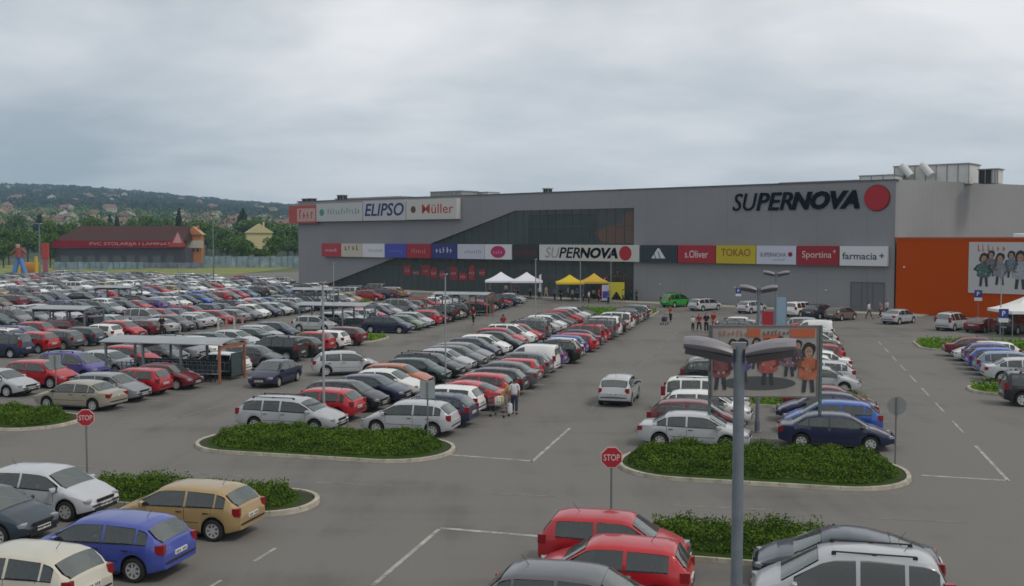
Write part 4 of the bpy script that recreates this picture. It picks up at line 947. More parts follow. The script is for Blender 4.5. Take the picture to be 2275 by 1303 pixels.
tag(MB().box((0, .05, 0), (1, 1, 1), CONC).build('pavement', M=MF @ Matrix.Translation((-52, .03, 1.7)) @ Matrix.Diagonal((112, .14, 3.2, 1))), kind='structure')

# ================================================================== STREET FURNITURE
def lampheads(o, H, s=1.0):
    for sd in (-1, 1):
        mb = MB(); M = Matrix.Rotation(-sd * R(9), 3, 'Y')
        # shell: swelling, drooping towards the pole
        n = 10; V = []; F = []; K = 8
        for k in range(K + 1):
            t = k / K; cx = sd * (.09 + .71 * t) * s; hw = (.11 + .08 * math.sin(math.pi * min(1, t * .75 + .15))) * s; hh = (.055 + .062 * math.sin(math.pi * min(.8, t * .62 + .12))) * s; cz = (.02 + .25 * t - .13 * t * t) * s
            for i in range(n):
                a = 2 * math.pi * i / n; V.append((cx, hw * math.cos(a), cz + hh * math.sin(a) * (1.0 if math.sin(a) > 0 else .9)))
        for k in range(K):
            for i in range(n): F.append((k * n + i, k * n + (i + 1) % n, (k + 1) * n + (i + 1) % n, (k + 1) * n + i) if sd > 0 else (k * n + i, (k + 1) * n + i, (k + 1) * n + (i + 1) % n, k * n + (i + 1) % n))
        F2 = [tuple(range(n))[::-1], tuple(range(K * n, K * n + n))]
        mb.add(V, F + F2, LAMPHEAD, True); h = mb.build('lamp_head', o, loc=(0, 0, H - .12 * s))
        lo = MB().box((sd * .44 * s, 0, -.020 * s), (.68 * s, .26 * s, .10 * s), LAMPDARK, Matrix.Rotation(-sd * R(11), 3, 'Y')); lo.build('diffuser', h)
    MB().box((0, 0, H + .0), (.20 * s, .12 * s, .10 * s), LAMPHEAD).build('bracket', o)
def lamppost(px, py, H, label, r0=.105, r1=.08, s=1.0, xy=None, rz=-TH):
    x, y = xy or G(px, py); o = empty('lamp_post', (x, y, 0), rz)
    if s < .6: STEEL = MATS.get('pale_pole') or mat('pale_pole', (.26, .28, .29), rough=.5)
    else: STEEL = MATS['galvanised_steel']
    p = MB().tube((0, 0, 0), (0, 0, H), r0, r1, STEEL, 16); p.tube((0, 0, 0), (0, 0, .5), r0 * 1.25, r0 * 1.25, STEEL, 16); p.tube((0, 0, 0), (0, 0, .03), .22, .22, STEEL, 12); p.build('pole', o)
    lampheads(o, H, s); tag(o, label, 'lamp post', 'twin-headed lamp posts of the car park'); return o
lamppost(0, 0, 6.93, 'tall twin-headed lamp post close in front, cutting across the billboard', .095, .078, 1.0, xy=(3.33, 15.1))
lamppost(1682, 960, 6.35, 'twin-headed lamp post just behind the billboard', .09, .07, 1.0)
lamppost(0, 0, 6.35, 'smaller twin-headed lamp post behind the one at the billboard', .09, .07, 1.0, xy=(16.6, 65.0))
lamppost(720, 946, 6.5, 'thin lamp post rising from the long hedge bed', .06, .05, .34, rz=-TH + R(80))
lamppost(990, 852, 6.4, 'thin lamp post in the middle row beyond the hedge bed',   .05, .04, .34, rz=-TH + R(80))
lamppost(1190, 738, 6.6, 'thin lamp post in the middle row near the dark off-roader',   .05, .04, .34, rz=-TH + R(80))
lamppost(1289, 692, 6.8, 'thin lamp post on the far grass island left of the yellow tents',   .05, .04, .34, rz=-TH + R(80))
lamppost(1357, 672, 6.6, 'thin lamp post before the yellow inflatable stand', .05, .04, .34, rz=-TH + R(80))
lamppost(400, 742, 6.2, 'thin lamp post at the shelter row left of the red and white trolley bay',   .05, .04, .34, rz=-TH + R(80))
lamppost(742, 735, 6.2, 'thin lamp post beside the second trolley shelter',   .05, .04, .34, rz=-TH + R(80))
lamppost(2222, 745, 6.0, 'thin lamp post before the orange wall left of the white tent',   .05, .04, .34, rz=-TH + R(80))
lamppost(475, 640, 12.5, 'tall thin lamp post far back left before the trees', .13, .09, 1.0, rz=R(75))
lamppost(90, 640, 11.0, 'tall thin lamp post far back near the left edge', .13, .09, 1.0, rz=R(75))
# billboard
bx, by = XY(-.62, 42.9); bo = empty('billboard', (bx, by, 0), -R(1.5)); BP = flat('billboard_post', (.075, .125, .13))
for sx in (-2.2, 2.25):
    p = MB().box((sx, 0, 2.5), (.11, .11, 5.0), BP)
    for k in range(13): p.box((sx, -.06, .5 + k * .36), (.05, .02, .10), GREYPOLE)
    p.build('post', bo)
bd = MB().box((0, 0, 3.53), (4.2, .10, 2.84), mat('billboard_panel', (.36, .34, .32), noise=.5, nscale=.8, color2=(.25, .23, .215))); bd = bd.build('board', bo)
fr = MB()
for zz in (2.10, 4.97): fr.box((0, -.02, zz), (4.3, .14, .06), flat('billboard_frame', (.16, .13, .13)))
for xx in (-2.13, 2.13): fr.box((xx, -.02, 3.53), (.06, .14, 2.9), MATS['billboard_frame'])
fr.build('frame', bo)
pr = MB(); OR_ = (.42, .10, .04)
for k, (x, y, h, c) in enumerate(((-1.30, -.35, 1.35, (.10, .09, .09)), (-.35, -.30, 1.35, (.05, .07, .10)), (.62, -.10, 1.2, (.20, .12, .09)), (1.32, -.35, 1.3, (.06, .05, .07)), (-1.78, -1.15, 2.05, (.12, .035, .045)), (-.92, -.85, 1.9, (.06, .055, .16)), (.12, -.95, 2.0, (.24, .05, .045)), (.98, -.60, 1.65, (.12, .07, .10)), (1.75, -1.25, 2.15, (.30, .085, .04)))): pr.merge(figure(x, y, h, c, hair=(.05, .02, .02), seed=k))
el = MB(); el.add([(-.25 + 1.5 * math.cos(2 * math.pi * i / 28), -.88 + .28 * math.sin(2 * math.pi * i / 28), .012) for i in range(28)], [tuple(range(28))], mat('print_grey', (.07, .075, .08)))
pr.merge(el); pr.box((1.5, 1.16, .01), (1.0, .34, .02), mat('ink_or', OR_)); pr.box((-.45, 1.16, .01), (.5, .34, .02), mat('ink_or', OR_)); pr.box((.3, .98, .01), (.7, .22, .02), mat('ink_or', OR_))
MV = Matrix(((1, 0, 0, 0), (0, 0, -1, -.052), (0, 1, 0, 3.53), (0, 0, 0, 1)))
pr.build('printed_figures', bd, M=MV)
tb = bars(1.2, .2, (.42, .16, .12), 7, 40, fx=-1.25, fy=1.15); tb.merge(bars(1.1, .18, (.10, .09, .10), 7, 41, fx=.45, fy=1.18)); tb.build('lettering', bd, M=MV @ Matrix.Translation((0, 0, .02)))
tag(bo, 'billboard of printed figures on two posts above the hedge bed', 'billboard')
# road signs
def signpost(px, py, H, label, kind, face, xy=None, r=.42, name='road_sign'):
    x, y = xy or G(px, py); o = empty(name, (x, y, 0), face)     # plate faces local -Y
    MB().tube((0, .04, 0), (0, .04, H + (.1 if kind != 'back' else .35)), .033, .033, GREYPOLE, 8).build('post', o)
    V = Matrix(((1, 0, 0, 0), (0, 0, -1, -.01), (0, 1, 0, H), (0, 0, 0, 1)))
    if kind == 'stop':
        oc = [(math.cos(R(22.5 + 45 * i)), math.sin(R(22.5 + 45 * i))) for i in range(8)]
        a = MB(); a.prism([(r * p, r * q) for p, q in oc], -.02, .0, mat('sign_rim', (.55, .40, .36))); b = MB(); b.prism([(r * .91 * p, r * .91 * q) for p, q in oc], 0, .008, mat('stop_red', (.34, .006, .018)))
        a.build('plate', o, M=V); b.build('red_face', o, M=V); text_mb('STOP', r * 1.42, r * .56, mat('sign_white', (.55, .42, .42)), ext=.02, bold=.012).build('lettering', o, M=V)
    elif kind == 'round': 
        disc_mb(r, flat('sign_back', (.19, .20, .21)), .03, n=28).build('plate', o, M=V); MB().box((0, 0, .05), (.07, 2 * r * .9, .04), GREYPOLE).build('bracket', o, M=V)
    elif kind == 'square':
        MB().box((0, 0, .01), (2 * r * .85, 2 * r, .03), flat('sign_back2', (.25, .29, .30))).build('plate', o, M=V); MB().box((0, 0, .04), (.06, 2 * r * .9, .03), GREYPOLE).build('bracket', o, M=V)
    elif kind == 'blue':
        MB().box((0, .0, .01), (2 * r, 2 * r, .03), mat('sign_blue', (.02, .035, .22))).build('plate', o, M=V)
        MB().box((0, -r * 1.5, .01), (2 * r, r * .9, .03), WHITE).build('lower_plate', o, M=V)
        wcx = MB(); wcx.merge(text_mb('P', r * .7, r * 1.1, WHITE, ext=.01, z=.03, bold=.02)); wcx.build('pictogram', o, M=V)
    tag(o, label, 'road sign'); return o
signpost(0, 0, 2.22, 'STOP sign on a grey post before the hedge bed under the billboard', 'stop', 0, xy=XY(-4.65, 29.2), r=.33)
signpost(0, 0, 2.38, 'STOP sign on a grey post at the left before the small hedge bed', 'stop', R(8), xy=XY(-22.95, 30.3), r=.31)
signpost(0, 0, 2.22, 'back of a round grey road sign at the right end of the hedge bed', 'round', 0, xy=XY(4.25, 41.0), r=.36)
signpost(0, 0, 2.35, 'back of a square grey road sign at the right end of the long hedge bed', 'square', 0, xy=XY(-13.9, 39.7), r=.36)
signpost(1581, 668, 2.6, 'blue parking sign on the grey wall side above the silver estate', 'blue', R(-40), r=.30)
signpost(2172, 720, 3.0, 'blue parking sign before the orange wall', 'blue', R(-40), r=.36)
signpost(2228, 770, 2.6, 'blue parking sign before the black off-roader at the right edge', 'blue', R(-10), r=.36)
signpost(1640, 690, 2.3, 'blue sign beside the two small lamp posts', 'blue', R(-10), r=.32)
x, y = G(125, 905); signpost(0, 0, 2.3, 'thin grey sign post with a square plate in the left hedge bed', 'square', 0, xy=(x, y), r=.34)
# advertising columns by the aisle
for px, c, lab in ((1705, (.32, .01, .02), 'red advertising board beside the small lamp post'), (1733, (.22, .32, .42), 'pale blue advertising board right of the red one')):
    x, y = G(px, 752); o = empty('advertising_board', (x, y, 0), -R(10)); MB().box((0, 0, 1.95 if px > 1710 else 1.35), (.95, .10, 3.1 if px > 1710 else 1.9), mat('ad_%d' % px, c)).build('board', o)
    for sx in (-.5, .5): MB().box((sx, 0, 1.8 if px > 1710 else 1.2), (.07, .13, 3.6 if px > 1710 else 2.4), STEEL).build('post', o)
    tag(o, lab, 'advertising board')
# trolley shelters
WOOD = flat('brown_frame', (.30, .115, .06)); #
ROOFG = mat('clear_roof_sheet', (.27, .29, .31), rough=.35, noise=.12, nscale=.7); PANEL = mat('shelter_glass', (.05, .07, .075), rough=.15)
def shelter(v, u, L, W, H, label, carts=True, endm=None):
    x, y = XY(v, u); o = empty('trolley_shelter', (x, y, 0), -TH)      # local x = across aisles, y = along
    F = MB()
    for sx in (-L / 2, -L / 6, L / 6, L / 2):
        m_ = (endm or WOOD) if sx == L / 2 else STEEL; f2 = MB()
        for sy in (-W / 2, W / 2): f2.box((sx, sy, H / 2), (.12, .12, H), m_)
        f2.box((sx, 0, H - .12), (.14, W, .2), m_); f2.build('portal_frame', o)
    r_ = MB(); n = 6
    V = []
    for i in range(n + 1):
        t = i / n; yy = -W / 2 - .25 + (W + .5) * t; zz = H + .04 + .22 * math.sin(math.pi * t)
        V += [(-L / 2 - .3, yy, zz), (L / 2 + .2, yy, zz), (-L / 2 - .3, yy, zz + .05), (L / 2 + .2, yy, zz + .05)]
    Fq = []
    for i in range(n):
        a = i * 4; b_ = a + 4; Fq += [(a, b_, b_ + 1, a + 1), (a + 2, a + 3, b_ + 3, b_ + 2), (a, a + 2, b_ + 2, b_), (a + 1, b_ + 1, b_ + 3, a + 3)]
    Fq += [(0, 1, 3, 2), (n * 4, n * 4 + 2, n * 4 + 3, n * 4 + 1)]
    r_.add(V, Fq, ROOFG, True); r_.build('roof', o)
    MB().box((L / 2 - .1, W / 4, .95), (.05, W / 2 - .1, 1.4), PANEL).build('glass_panel', o)
    b_ = MB(); b_.box((0, W / 2 - .05, .6), (L - .3, .04, .9), PANEL); b_.build('side_panel', o)
    tag(o, label, 'shelter', 'trolley shelters in the parking rows')
    if carts:
        cc = empty('trolley_row', (x, y, 0), -TH); wires = MB(); n = int(L / .35)
        for k in range(n):
            xx = -L / 2 + .4 + k * (L - .8) / n
            for yy in (-W / 4, W / 4 - .1):
                for sy in (-.26, .26): wires.box((xx, yy + sy, .72), (.03, .03, .52), STEEL)
                wires.box((xx, yy, 1.0), (.04, .56, .04), GREYPOLE); wires.box((xx, yy, .48), (.34, .5, .03), STEEL); wires.box((xx, yy, .12), (.05, .05, .22), DARK)
        wires.build('nested_trolleys', cc); tag(cc, 'nested shopping trolleys under the ' + label.replace('trolley shelter', 'shelter'), 'trolleys', 'rows of nested trolleys')
shelter(-35.4, 55.2, 7.6, 2.9, 2.25, 'trolley shelter with brown end frame nearest to the camera')
shelter(-39.7, 88.4, 6.4, 2.6, 2.3, 'second trolley shelter, behind the white hatchback', endm=STEEL)
shelter(-33.9, 109.2, 5.9, 2.4, 2.3, 'trolley shelter with an orange end near the white tents')
shelter(-54.1, 114.2, 4.8, 2.4, 2.3, 'trolley shelter in the second row before the mall', endm=STEEL)
shelter(-60.6, 78.0, 5.2, 2.6, 2.3, 'trolley shelter at the left beside the white minivans', endm=STEEL)
shelter(-80.4, 113.0, 5.0, 2.4, 2.3, 'trolley shelter far back at the left', endm=STEEL)
# red and white trolley bay
x, y = G(512, 742); o = empty('trolley_bay', (x, y, 0), -TH); 
for k, sx in enumerate((-1.2, -.4, .4, 1.2)): MB().box((sx, 0, .75), (.13, .13, 1.5), mat('bay_white', (.5, .48, .42)) if k % 2 == 0 else mat('bay_pink', (.42, .22, .22))).build('post', o)
MB().box((0, 0, 1.42), (2.6, .08, .14), mat('bay_pink', (.42, .22, .22))).build('rail', o); MB().box((0, 0, .8), (2.4, .05, .08), mat('bay_pink', (.4, .2, .2))).build('rail', o)
tag(o, 'open trolley bay of white and pink posts beside the aisle', 'trolley bay')

# tents and stands at the entrance
def tent(px, yy, w_, he, ha, c, label, rz=0.0, leg=STEEL, group=None):
    x = (px - 1137.5) / 2300 * yy; o = empty('canopy_tent', (x, yy, 0), rz); m = mat('canvas_%.2f_%.2f_%.2f' % c, c, rough=.8); mb = MB(); h = w_ / 2; N = 6; V = []; F = []
    for i in range(N + 1):
        t = i / N; s_ = h * (1 - t) + .02; z = he + (ha - he) * (t ** 1.5 * .75 + t * .25)
        V += [(-s_, -s_, z), (s_, -s_, z), (s_, s_, z), (-s_, s_, z)]
    for i in range(N):
        for k in range(4): F.append((i * 4 + k, i * 4 + (k + 1) % 4, i * 4 + 4 + (k + 1) % 4, i * 4 + 4 + k))
    mb.add(V, F, m); mb.build('roof', o)
    vl = MB()
    for a, b_, c_, d_ in ((0, -h, w_, .02), (0, h, w_, .02), (-h, 0, .02, w_), (h, 0, .02, w_)): vl.box((a, b_, he - .12), (c_, d_, .24), m)
    vl.build('valance', o)
    for sx in (-1, 1):
        for sy in (-1, 1): MB().box((sx * (h - .08), sy * (h - .08), he / 2), (.06, .06, he), leg).build('leg', o)
    tag(o, label, 'tent', group); return o
TG = 'white canopy tents at the entrance'
tent(1113, 147, 4.4, 2.55, 3.75, (.70, .70, .78), 'white canopy tent left of its twin at the mall entrance', group=TG); tent(1170, 146, 4.4, 2.55, 3.75, (.68, .69, .76), 'white canopy tent right of its twin at the mall entrance', group=TG)
tent(1266, 140, 3.7, 2.6, 3.6, (.60, .44, .02), 'yellow canopy tent, the left one of two', group='yellow canopy tents'); tent(1320, 141, 3.7, 2.65, 3.75, (.56, .36, .04), 'yellow orange canopy tent beside the yellow inflatable stand', group='yellow canopy tents')
tent(2282, 90, 4.6, 2.3, 3.5, (.70, .70, .70), 'white tent before the orange wall at the right edge')
# red balloon arch
yy = 143.5; x = (1372 - 1137.5) / 2300 * yy; o = empty('balloon_arch', (x, yy, 0), R(-10)); ba = MB(); rg = random.Random(3)
for k in range(60):
    a = math.pi * k / 59; m_ = mat('balloon_red', (.30, .012, .03), rough=.3) if k % 5 else mat('balloon_white', (.5, .42, .45), rough=.3)
    ba.rbox((2.2 * math.cos(a) + rg.uniform(-.1, .1), rg.uniform(-.2, .2), .2 + 3.5 * math.sin(a) ** .8), (.5, .5, .5), m_)
ba.build('balloons', o); MB().tube((-2.2, 0, 0), (-2.2, 0, .6), .05, .05, STEEL, 6).build('foot', o); MB().tube((2.2, 0, 0), (2.2, 0, .6), .05, .05, STEEL, 6).build('foot', o); tag(o, 'arch of red and white balloons at the entrance', 'balloon arch')
yy = 139; x = (1370 - 1137.5) / 2300 * yy; o = empty('inflatable_stand', (x, yy, 0), R(-8)); YL = mat('inflatable_yellow', (.48, .44, .02), rough=.4)
p = MB(); p.box((0, 0, 1.95), (2.1, .5, 1.3), YL); p.add([(-1.05, -.26, 1.3), (-1.05, -.26, .3), (-.7, -.26, .35), (-.1, -.26, 1.3)], [(0, 1, 2, 3)], YL); p.add([(1.05, -.26, 1.3), (1.05, -.26, .3), (.7, -.26, .35), (.1, -.26, 1.3)], [(3, 2, 1, 0)], YL); p.box((-.88, 0, .5), (.3, .46, 1.0), YL); p.box((.88, 0, .5), (.3, .46, 1.0), YL); p.build('inflated_body', o)
tag(o, 'yellow inflatable stand with two legs at the entrance', 'stand')
yy = 138; x = (1345 - 1137.5) / 2300 * yy; o = empty('banner_stand', (x, yy, 0), 0); MB().box((0, 0, 1.25), (.9, .06, 2.1), mat('banner_lilac', (.42, .42, .55))).build('banner', o); MB().box((0, -.04, 1.0), (.7, .03, .9), mat('banner_blue', (.04, .04, .28))).build('printed_field', o); MB().box((0, 0, .1), (1.0, .5, .2), DARK).build('base', o); tag(o, 'upright lilac banner with a blue field beside the yellow stand', 'banner')
yy = 144; x = (1203 - 1137.5) / 2300 * yy; o = empty('beach_flag', (x, yy, 0), 0); MB().tube((0, 0, 0), (0, 0, 3.6), .03, .02, STEEL, 6).build('pole', o); MB().add([(0, 0, 3.6), (-.35, 0, 3.3), (-.3, 0, 1.2), (0, 0, 1.0), (0, .02, 3.6), (-.35, .02, 3.3), (-.3, .02, 1.2), (0, .02, 1.0)], [(0, 1, 2, 3), (7, 6, 5, 4)], WHITE).build('flag', o); tag(o, 'white upright flag beside the right white tent', 'flag')

# ================================================================== PEOPLE
def skin_mesh(name, V, E, rad, m, root=0, sub=2):
    me = bpy.data.meshes.new(name); me.from_pydata(V, E, []); o = bpy.data.objects.new(name, me); col.objects.link(o)
    md = o.modifiers.new('s', 'SKIN'); md.use_smooth_shade = True
    for i, r in enumerate(rad):
        sv = me.skin_vertices[0].data[i]; sv.radius = (r, r) if not isinstance(r, tuple) else r; sv.use_root = (i == root)
    ss = o.modifiers.new('u', 'SUBSURF'); ss.levels = sub; ss.render_levels = sub
    dg = bpy.context.evaluated_depsgraph_get(); out = bpy.data.meshes.new_from_object(o.evaluated_get(dg)); out.name = name
    out.materials.clear(); out.materials.append(m); bpy.data.objects.remove(o); bpy.data.meshes.remove(me)
    return out
def person_meshes(pose):
    """facing -Y; returns list of (name, mesh)"""
    st, lean, ar = dict(stand=(.05, 0, 0), walk=(.30, .03, .22), push=(.18, .10, .55), bend=(.10, .55, .6))[pose]
    hipz = .93; hl = lean
    def sp(z): return -(z - hipz) * hl                     # forward lean of the trunk
    def P(x, y, z): return (x, y + (sp(z) if z > hipz else 0), z - (.35 * lean * (z - hipz) if z > hipz else 0))
    V = [P(0, 0, .95), P(0, .01, 1.10), P(0, .0, 1.28), P(0, 0, 1.43), P(0, -.01, 1.50), P(0, -.03, 1.60), P(0, -.03, 1.70)]
    rad = [(.15, .11), (.135, .10), (.165, .115), (.12, .085), (.052, .055), (.078, .095), (.060, .075)]; E = [(0, 1), (1, 2), (2, 3), (3, 4), (4, 5), (5, 6)]
    nose = len(V); V.append(P(0, -.13, 1.61)); rad.append((.016, .020)); E.append((5, nose))
    for sd in (-1, 1):
        i = len(V); V.append(P(sd * .082, -.02, 1.61)); rad.append((.014, .02)); E.append((5, i))
    legs = {}; arms = {}
    for sd in (-1, 1):
        f = -st * sd; i = len(V)
        V += [(sd * .095, 0, .86), (sd * .10, f * .5 - .03, .50), (sd * .10, f, .10), (sd * .11, f - .16, .035)]
        rad += [.088, .060, .040, .032]; E += [(0, i), (i, i + 1), (i + 1, i + 2), (i + 2, i + 3)]; legs[sd] = i
        j = len(V); a = ar if pose in ('push', 'bend') else ar * sd
        sh = P(sd * .185, 0, 1.40); el = P(sd * .235, .02 - a * .35, 1.13); wr_ = P(sd * .22, -.05 - a * .85, .90 + (abs(a) * .35 if pose in ('push',) else 0)); ha = (wr_[0], wr_[1] - .04, wr_[2] - .07)
        V += [sh, el, wr_, ha]; rad += [.056, .040, .028, (.030, .022)]; E += [(3, j), (j, j + 1), (j + 1, j + 2), (j + 2, j + 3)]; arms[sd] = (sh, el, wr_)
        for k in range(4):
            q = len(V); V += [(ha[0] + (k - 1.5) * .006 * sd, ha[1] - .024 + k * .017, ha[2] - .05), (ha[0], ha[1] - .030 + k * .018, ha[2] - .088 + abs(k - 1.3) * .009)]; rad += [.009, .007]; E += [(j + 3, q), (q, q + 1)]
        q = len(V); V += [(ha[0] - sd * .012, ha[1] - .045, ha[2] - .01), (ha[0] - sd * .014, ha[1] - .055, ha[2] - .04)]; rad += [.011, .008]; E += [(j + 3, q), (q, q + 1)]
    out = [('body', skin_mesh('body', V, E, rad, SKIN))]
    # trousers, shirt, hair and shoes follow the body
    TV = [(0, 0, 1.0), (0, 0, .90)]; TR = [(.165, .125), (.16, .12)]; TE = [(0, 1)]
    for sd in (-1, 1):
        f = -st * sd; i = len(TV); TV += [(sd * .095, 0, .84), (sd * .10, f * .5 - .03, .50), (sd * .10, f * .95, .14)]; TR += [.105, .082, .070]; TE += [(1, i), (i, i + 1), (i + 1, i + 2)]
    out.append(('trousers', skin_mesh('trousers', TV, TE, TR, CLOTH)))
    SV = [P(0, 0, .93), P(0, .01, 1.10), P(0, 0, 1.29), P(0, 0, 1.44)]; SR = [(.175, .135), (.16, .125), (.19, .135), (.125, .10)]; SE = [(0, 1), (1, 2), (2, 3)]
    for sd in (-1, 1):
        sh, el, wr_ = arms[sd]; i = len(SV); SV += [sh, tuple((Vector(sh) * .35 + Vector(el) * .65)), el]; SR += [.074, .058, .052]; SE += [(3, i), (i, i + 1), (i + 1, i + 2)]
    out.append(('shirt', skin_mesh('shirt', SV, SE, SR, CLOTH)))
    out.append(('hair', skin_mesh('hair', [P(0, .0, 1.62), P(0, .0, 1.70), P(0, .03, 1.56)], [(0, 1), (0, 2)], [(.088, .092), (.075, .082), (.07, .05)], HAIR)))
    FS = []; FE = []; FR = []
    for sd in (-1, 1):
        f = -st * sd; mbm = skin_mesh('shoe', [(sd * .10, f + .03, .05), (sd * .105, f - .08, .045), (sd * .115, f - .20, .035)], [(0, 1), (1, 2)], [(.05, .05), .048, (.045, .032)], DARK); out.append(('shoe', mbm))
    return out
PM = {}
def person(px, py, pose, shirt, trou, label, face=0.0, h=1.0, xy=None, group=None):
    if pose not in PM: PM[pose] = person_meshes(pose)
    x, y = xy or G(px, py); o = empty('person', (x, y, .01), face); o.scale = (h, h, h)
    for n, me in PM[pose]:
        c = bpy.data.objects.new(n, me); col.objects.link(c); c.parent = o; c.color = (*(shirt if n == 'shirt' else trou), 1)
    tag(o, label, 'person', group); return o
W_ = (.65, .65, .68); BK = (.012, .012, .015); JN = (.03, .04, .09); RE = (.40, .02, .03)
person(1143, 921, 'stand', W_, JN, 'person in a white top and navy trousers beside the red hatchback', R(170), 1.0)
person(1120, 917, 'bend', (.45, .36, .10), (.30, .28, .24), 'person in a yellow top bending to the boot of the red hatchback', R(70), .96)
person(1052, 722, 'walk', (.13, .015, .02), BK, 'person in a dark red jacket walking in the left aisle', R(-20), 1.05)
person(1118, 742, 'walk', (.25, .03, .04), BK, 'person in red half hidden behind the white minivan', R(180), 1.0)
PG = 'group of people standing in the aisle before the mall'
person(1539, 736, 'stand', W_, BK, 'small person in white at the left of the aisle group', R(30), .80, group=PG); person(1553, 737, 'walk', (.30, .03, .04), BK, 'person in a dark red top beside the small person in white', R(10), .95, group=PG)
person(1569, 740, 'stand', BK, BK, 'tall person all in black in the aisle group', R(0), 1.05, group=PG); person(1585, 734, 'walk', RE, (.3, .2, .2), 'person in bright red at the right of the aisle group', R(-30), .98, group=PG)
person(1490, 716, 'push', (.35, .12, .06), BK, 'person in orange pushing a pushchair in the aisle', R(-30), .95)
person(1930, 709, 'walk', W_, (.10, .09, .08), 'person in a white top walking by the double door', R(60), 1.05); person(1956, 706, 'walk', (.35, .2, .18), BK, 'person in a pale red top near the orange wall corner', R(-60), 1.0); person(1970, 703, 'stand', (.4, .45, .55), JN, 'person in pale blue at the orange wall corner', R(20), 1.0)
person(2120, 700, 'stand', (.3, .08, .06), BK, 'person standing by the orange wall behind the silver minivan', R(0), 1.0)
person(360, 748, 'stand', BK, BK, 'person in black at the end of the second row at the left', R(30), 1.05)
EG = 'visitors around the mall entrance'; rg = random.Random(9)
EN = [(1213, 662, (.5, .45, .4), (.5, .45, .4), 'pale beige'), (1232, 667, (.18, .1, .25), BK, 'purple'), (1246, 668, BK, BK, 'black'), (1262, 664, (.3, .3, .32), JN, 'light grey'), (1282, 666, (.05, .15, .25), JN, 'teal'), (1296, 672, JN, BK, 'navy'),
      (1308, 676, W_, BK, 'white'), (1319, 668, (.6, .58, .5), BK, 'cream'), (1330, 672, RE, BK, 'red'), (1393, 662, (.3, .15, .2), JN, 'dull pink'), (1402, 668, (.5, .45, .5), BK, 'pale lilac'), (1425, 664, (.2, .16, .08), BK, 'brown'), (1450, 662, (.4, .2, .2), BK, 'dusty red'), (1500, 664, (.35, .08, .10), BK, 'dark pink'), (1541, 662, BK, BK, 'dull black'),
      (1150, 660, (.1, .1, .12), BK, 'charcoal'), (1178, 662, (.3, .3, .3), BK, 'mid grey'), (1198, 664, (.45, .45, .6), JN, 'lilac blue'), (1440, 668, (.12, .2, .08), BK, 'olive green')]
EN += [(1088, 656, (.12, .12, .14), BK, 'slate grey'), (1124, 658, (.35, .3, .25), JN, 'tan'), (1142, 660, (.2, .02, .03), BK, 'wine red'), (1272, 670, (.5, .5, .52), JN, 'pearl grey'), (1352, 676, (.08, .08, .2), BK, 'dark blue'), (1384, 672, (.55, .5, .1), BK, 'mustard'), (1414, 672, (.05, .05, .06), BK, 'sooty black'), (1470, 662, (.3, .3, .34), BK, 'stone grey'), (1604, 676, (.06, .05, .06), BK, 'brown black'), (1622, 678, (.2, .2, .22), JN, 'smoke grey')]
for px, py, a, b_, wd in EN: person(px, py, rg.choice(['stand', 'walk']), a, b_, 'person in a %s top in the crowd by the mall entrance' % wd, R(rg.uniform(-180, 180)), rg.uniform(.95, 1.05), group=EG)
# trolley with bags, pushchair
def trolley(x, y, rz, label):
    o = empty('shopping_trolley', (x, y, 0), rz); b_ = MB()
    for k in range(9):
        t = k / 8; b_.tube((-.26, -.4 + .8 * t, .55), (-.28, -.45 + .9 * t, .98), .006, .006, STEEL, 4, False); b_.tube((.26, -.4 + .8 * t, .55), (.28, -.45 + .9 * t, .98), .006, .006, STEEL, 4, False); b_.tube((-.26, -.4 + .8 * t, .55), (.26, -.4 + .8 * t, .55), .006, .006, STEEL, 4, False)
    for z, e_ in ((.98, .28), (.76, .27), (.55, .26)):
        for a, b2 in (((-e_, -.45, z), (e_, -.45, z)), ((-e_, .45, z), (e_, .45, z)), ((-e_, -.45, z), (-e_, .45, z)), ((e_, -.45, z), (e_, .45, z))): b_.tube(a, b2, .01, .01, STEEL, 5)
    b_.build('basket', o); f = MB()
    for sx in (-.24, .24): f.tube((sx, .42, .98), (sx, .30, .12), .012, .012, STEEL, 6); f.tube((sx, .32, .14), (sx, -.45, .16), .012, .012, STEEL, 6)
    f.build('frame', o); MB().tube((-.28, .52, 1.02), (.28, .52, 1.02), .018, .018, mat('red_handle', (.3, .02, .02)), 8).build('handle', o)
    for sx in (-.24, .24):
        for sy in (-.42, .32): MB().tube((sx - .012, sy, .06), (sx + .012, sy, .06), .06, .06, DARK, 12).build('wheel', o)
    tag(o, label, 'trolley'); return o
x, y = G(1108, 926); trolley(x, y, R(60), 'wire shopping trolley with white bags beside the red hatchback')
for k, (dx_, dy_, c) in enumerate(((.0, .0, (.6, .6, .55)), (.16, .22, (.5, .42, .2)))):
    bg_ = empty('shopping_bag', (x + dx_ - .05, y + dy_ - .1, .57)); MB().rbox((0, 0, .2), (.30, .34, .42), mat('bag_%d' % k, c, rough=.6)).build('sack', bg_); MB().tube((-.06, 0, .40), (.06, 0, .46), .012, .012, mat('bag_%d' % k, c), 6).build('handle', bg_); tag(bg_, ('white' if k == 0 else 'yellow') + ' shopping bag in the trolley by the red hatchback', 'bag')
x, y = G(1133, 925); bg_ = empty('carrier_bag', (x, y, .12)); MB().rbox((0, 0, .25), (.24, .14, .5), WHITE).build('sack', bg_); MB().tube((0, -.03, .5), (0, .03, .6), .01, .01, WHITE, 6).build('handle', bg_); tag(bg_, 'white carrier bag held low beside the person in navy trousers', 'bag')
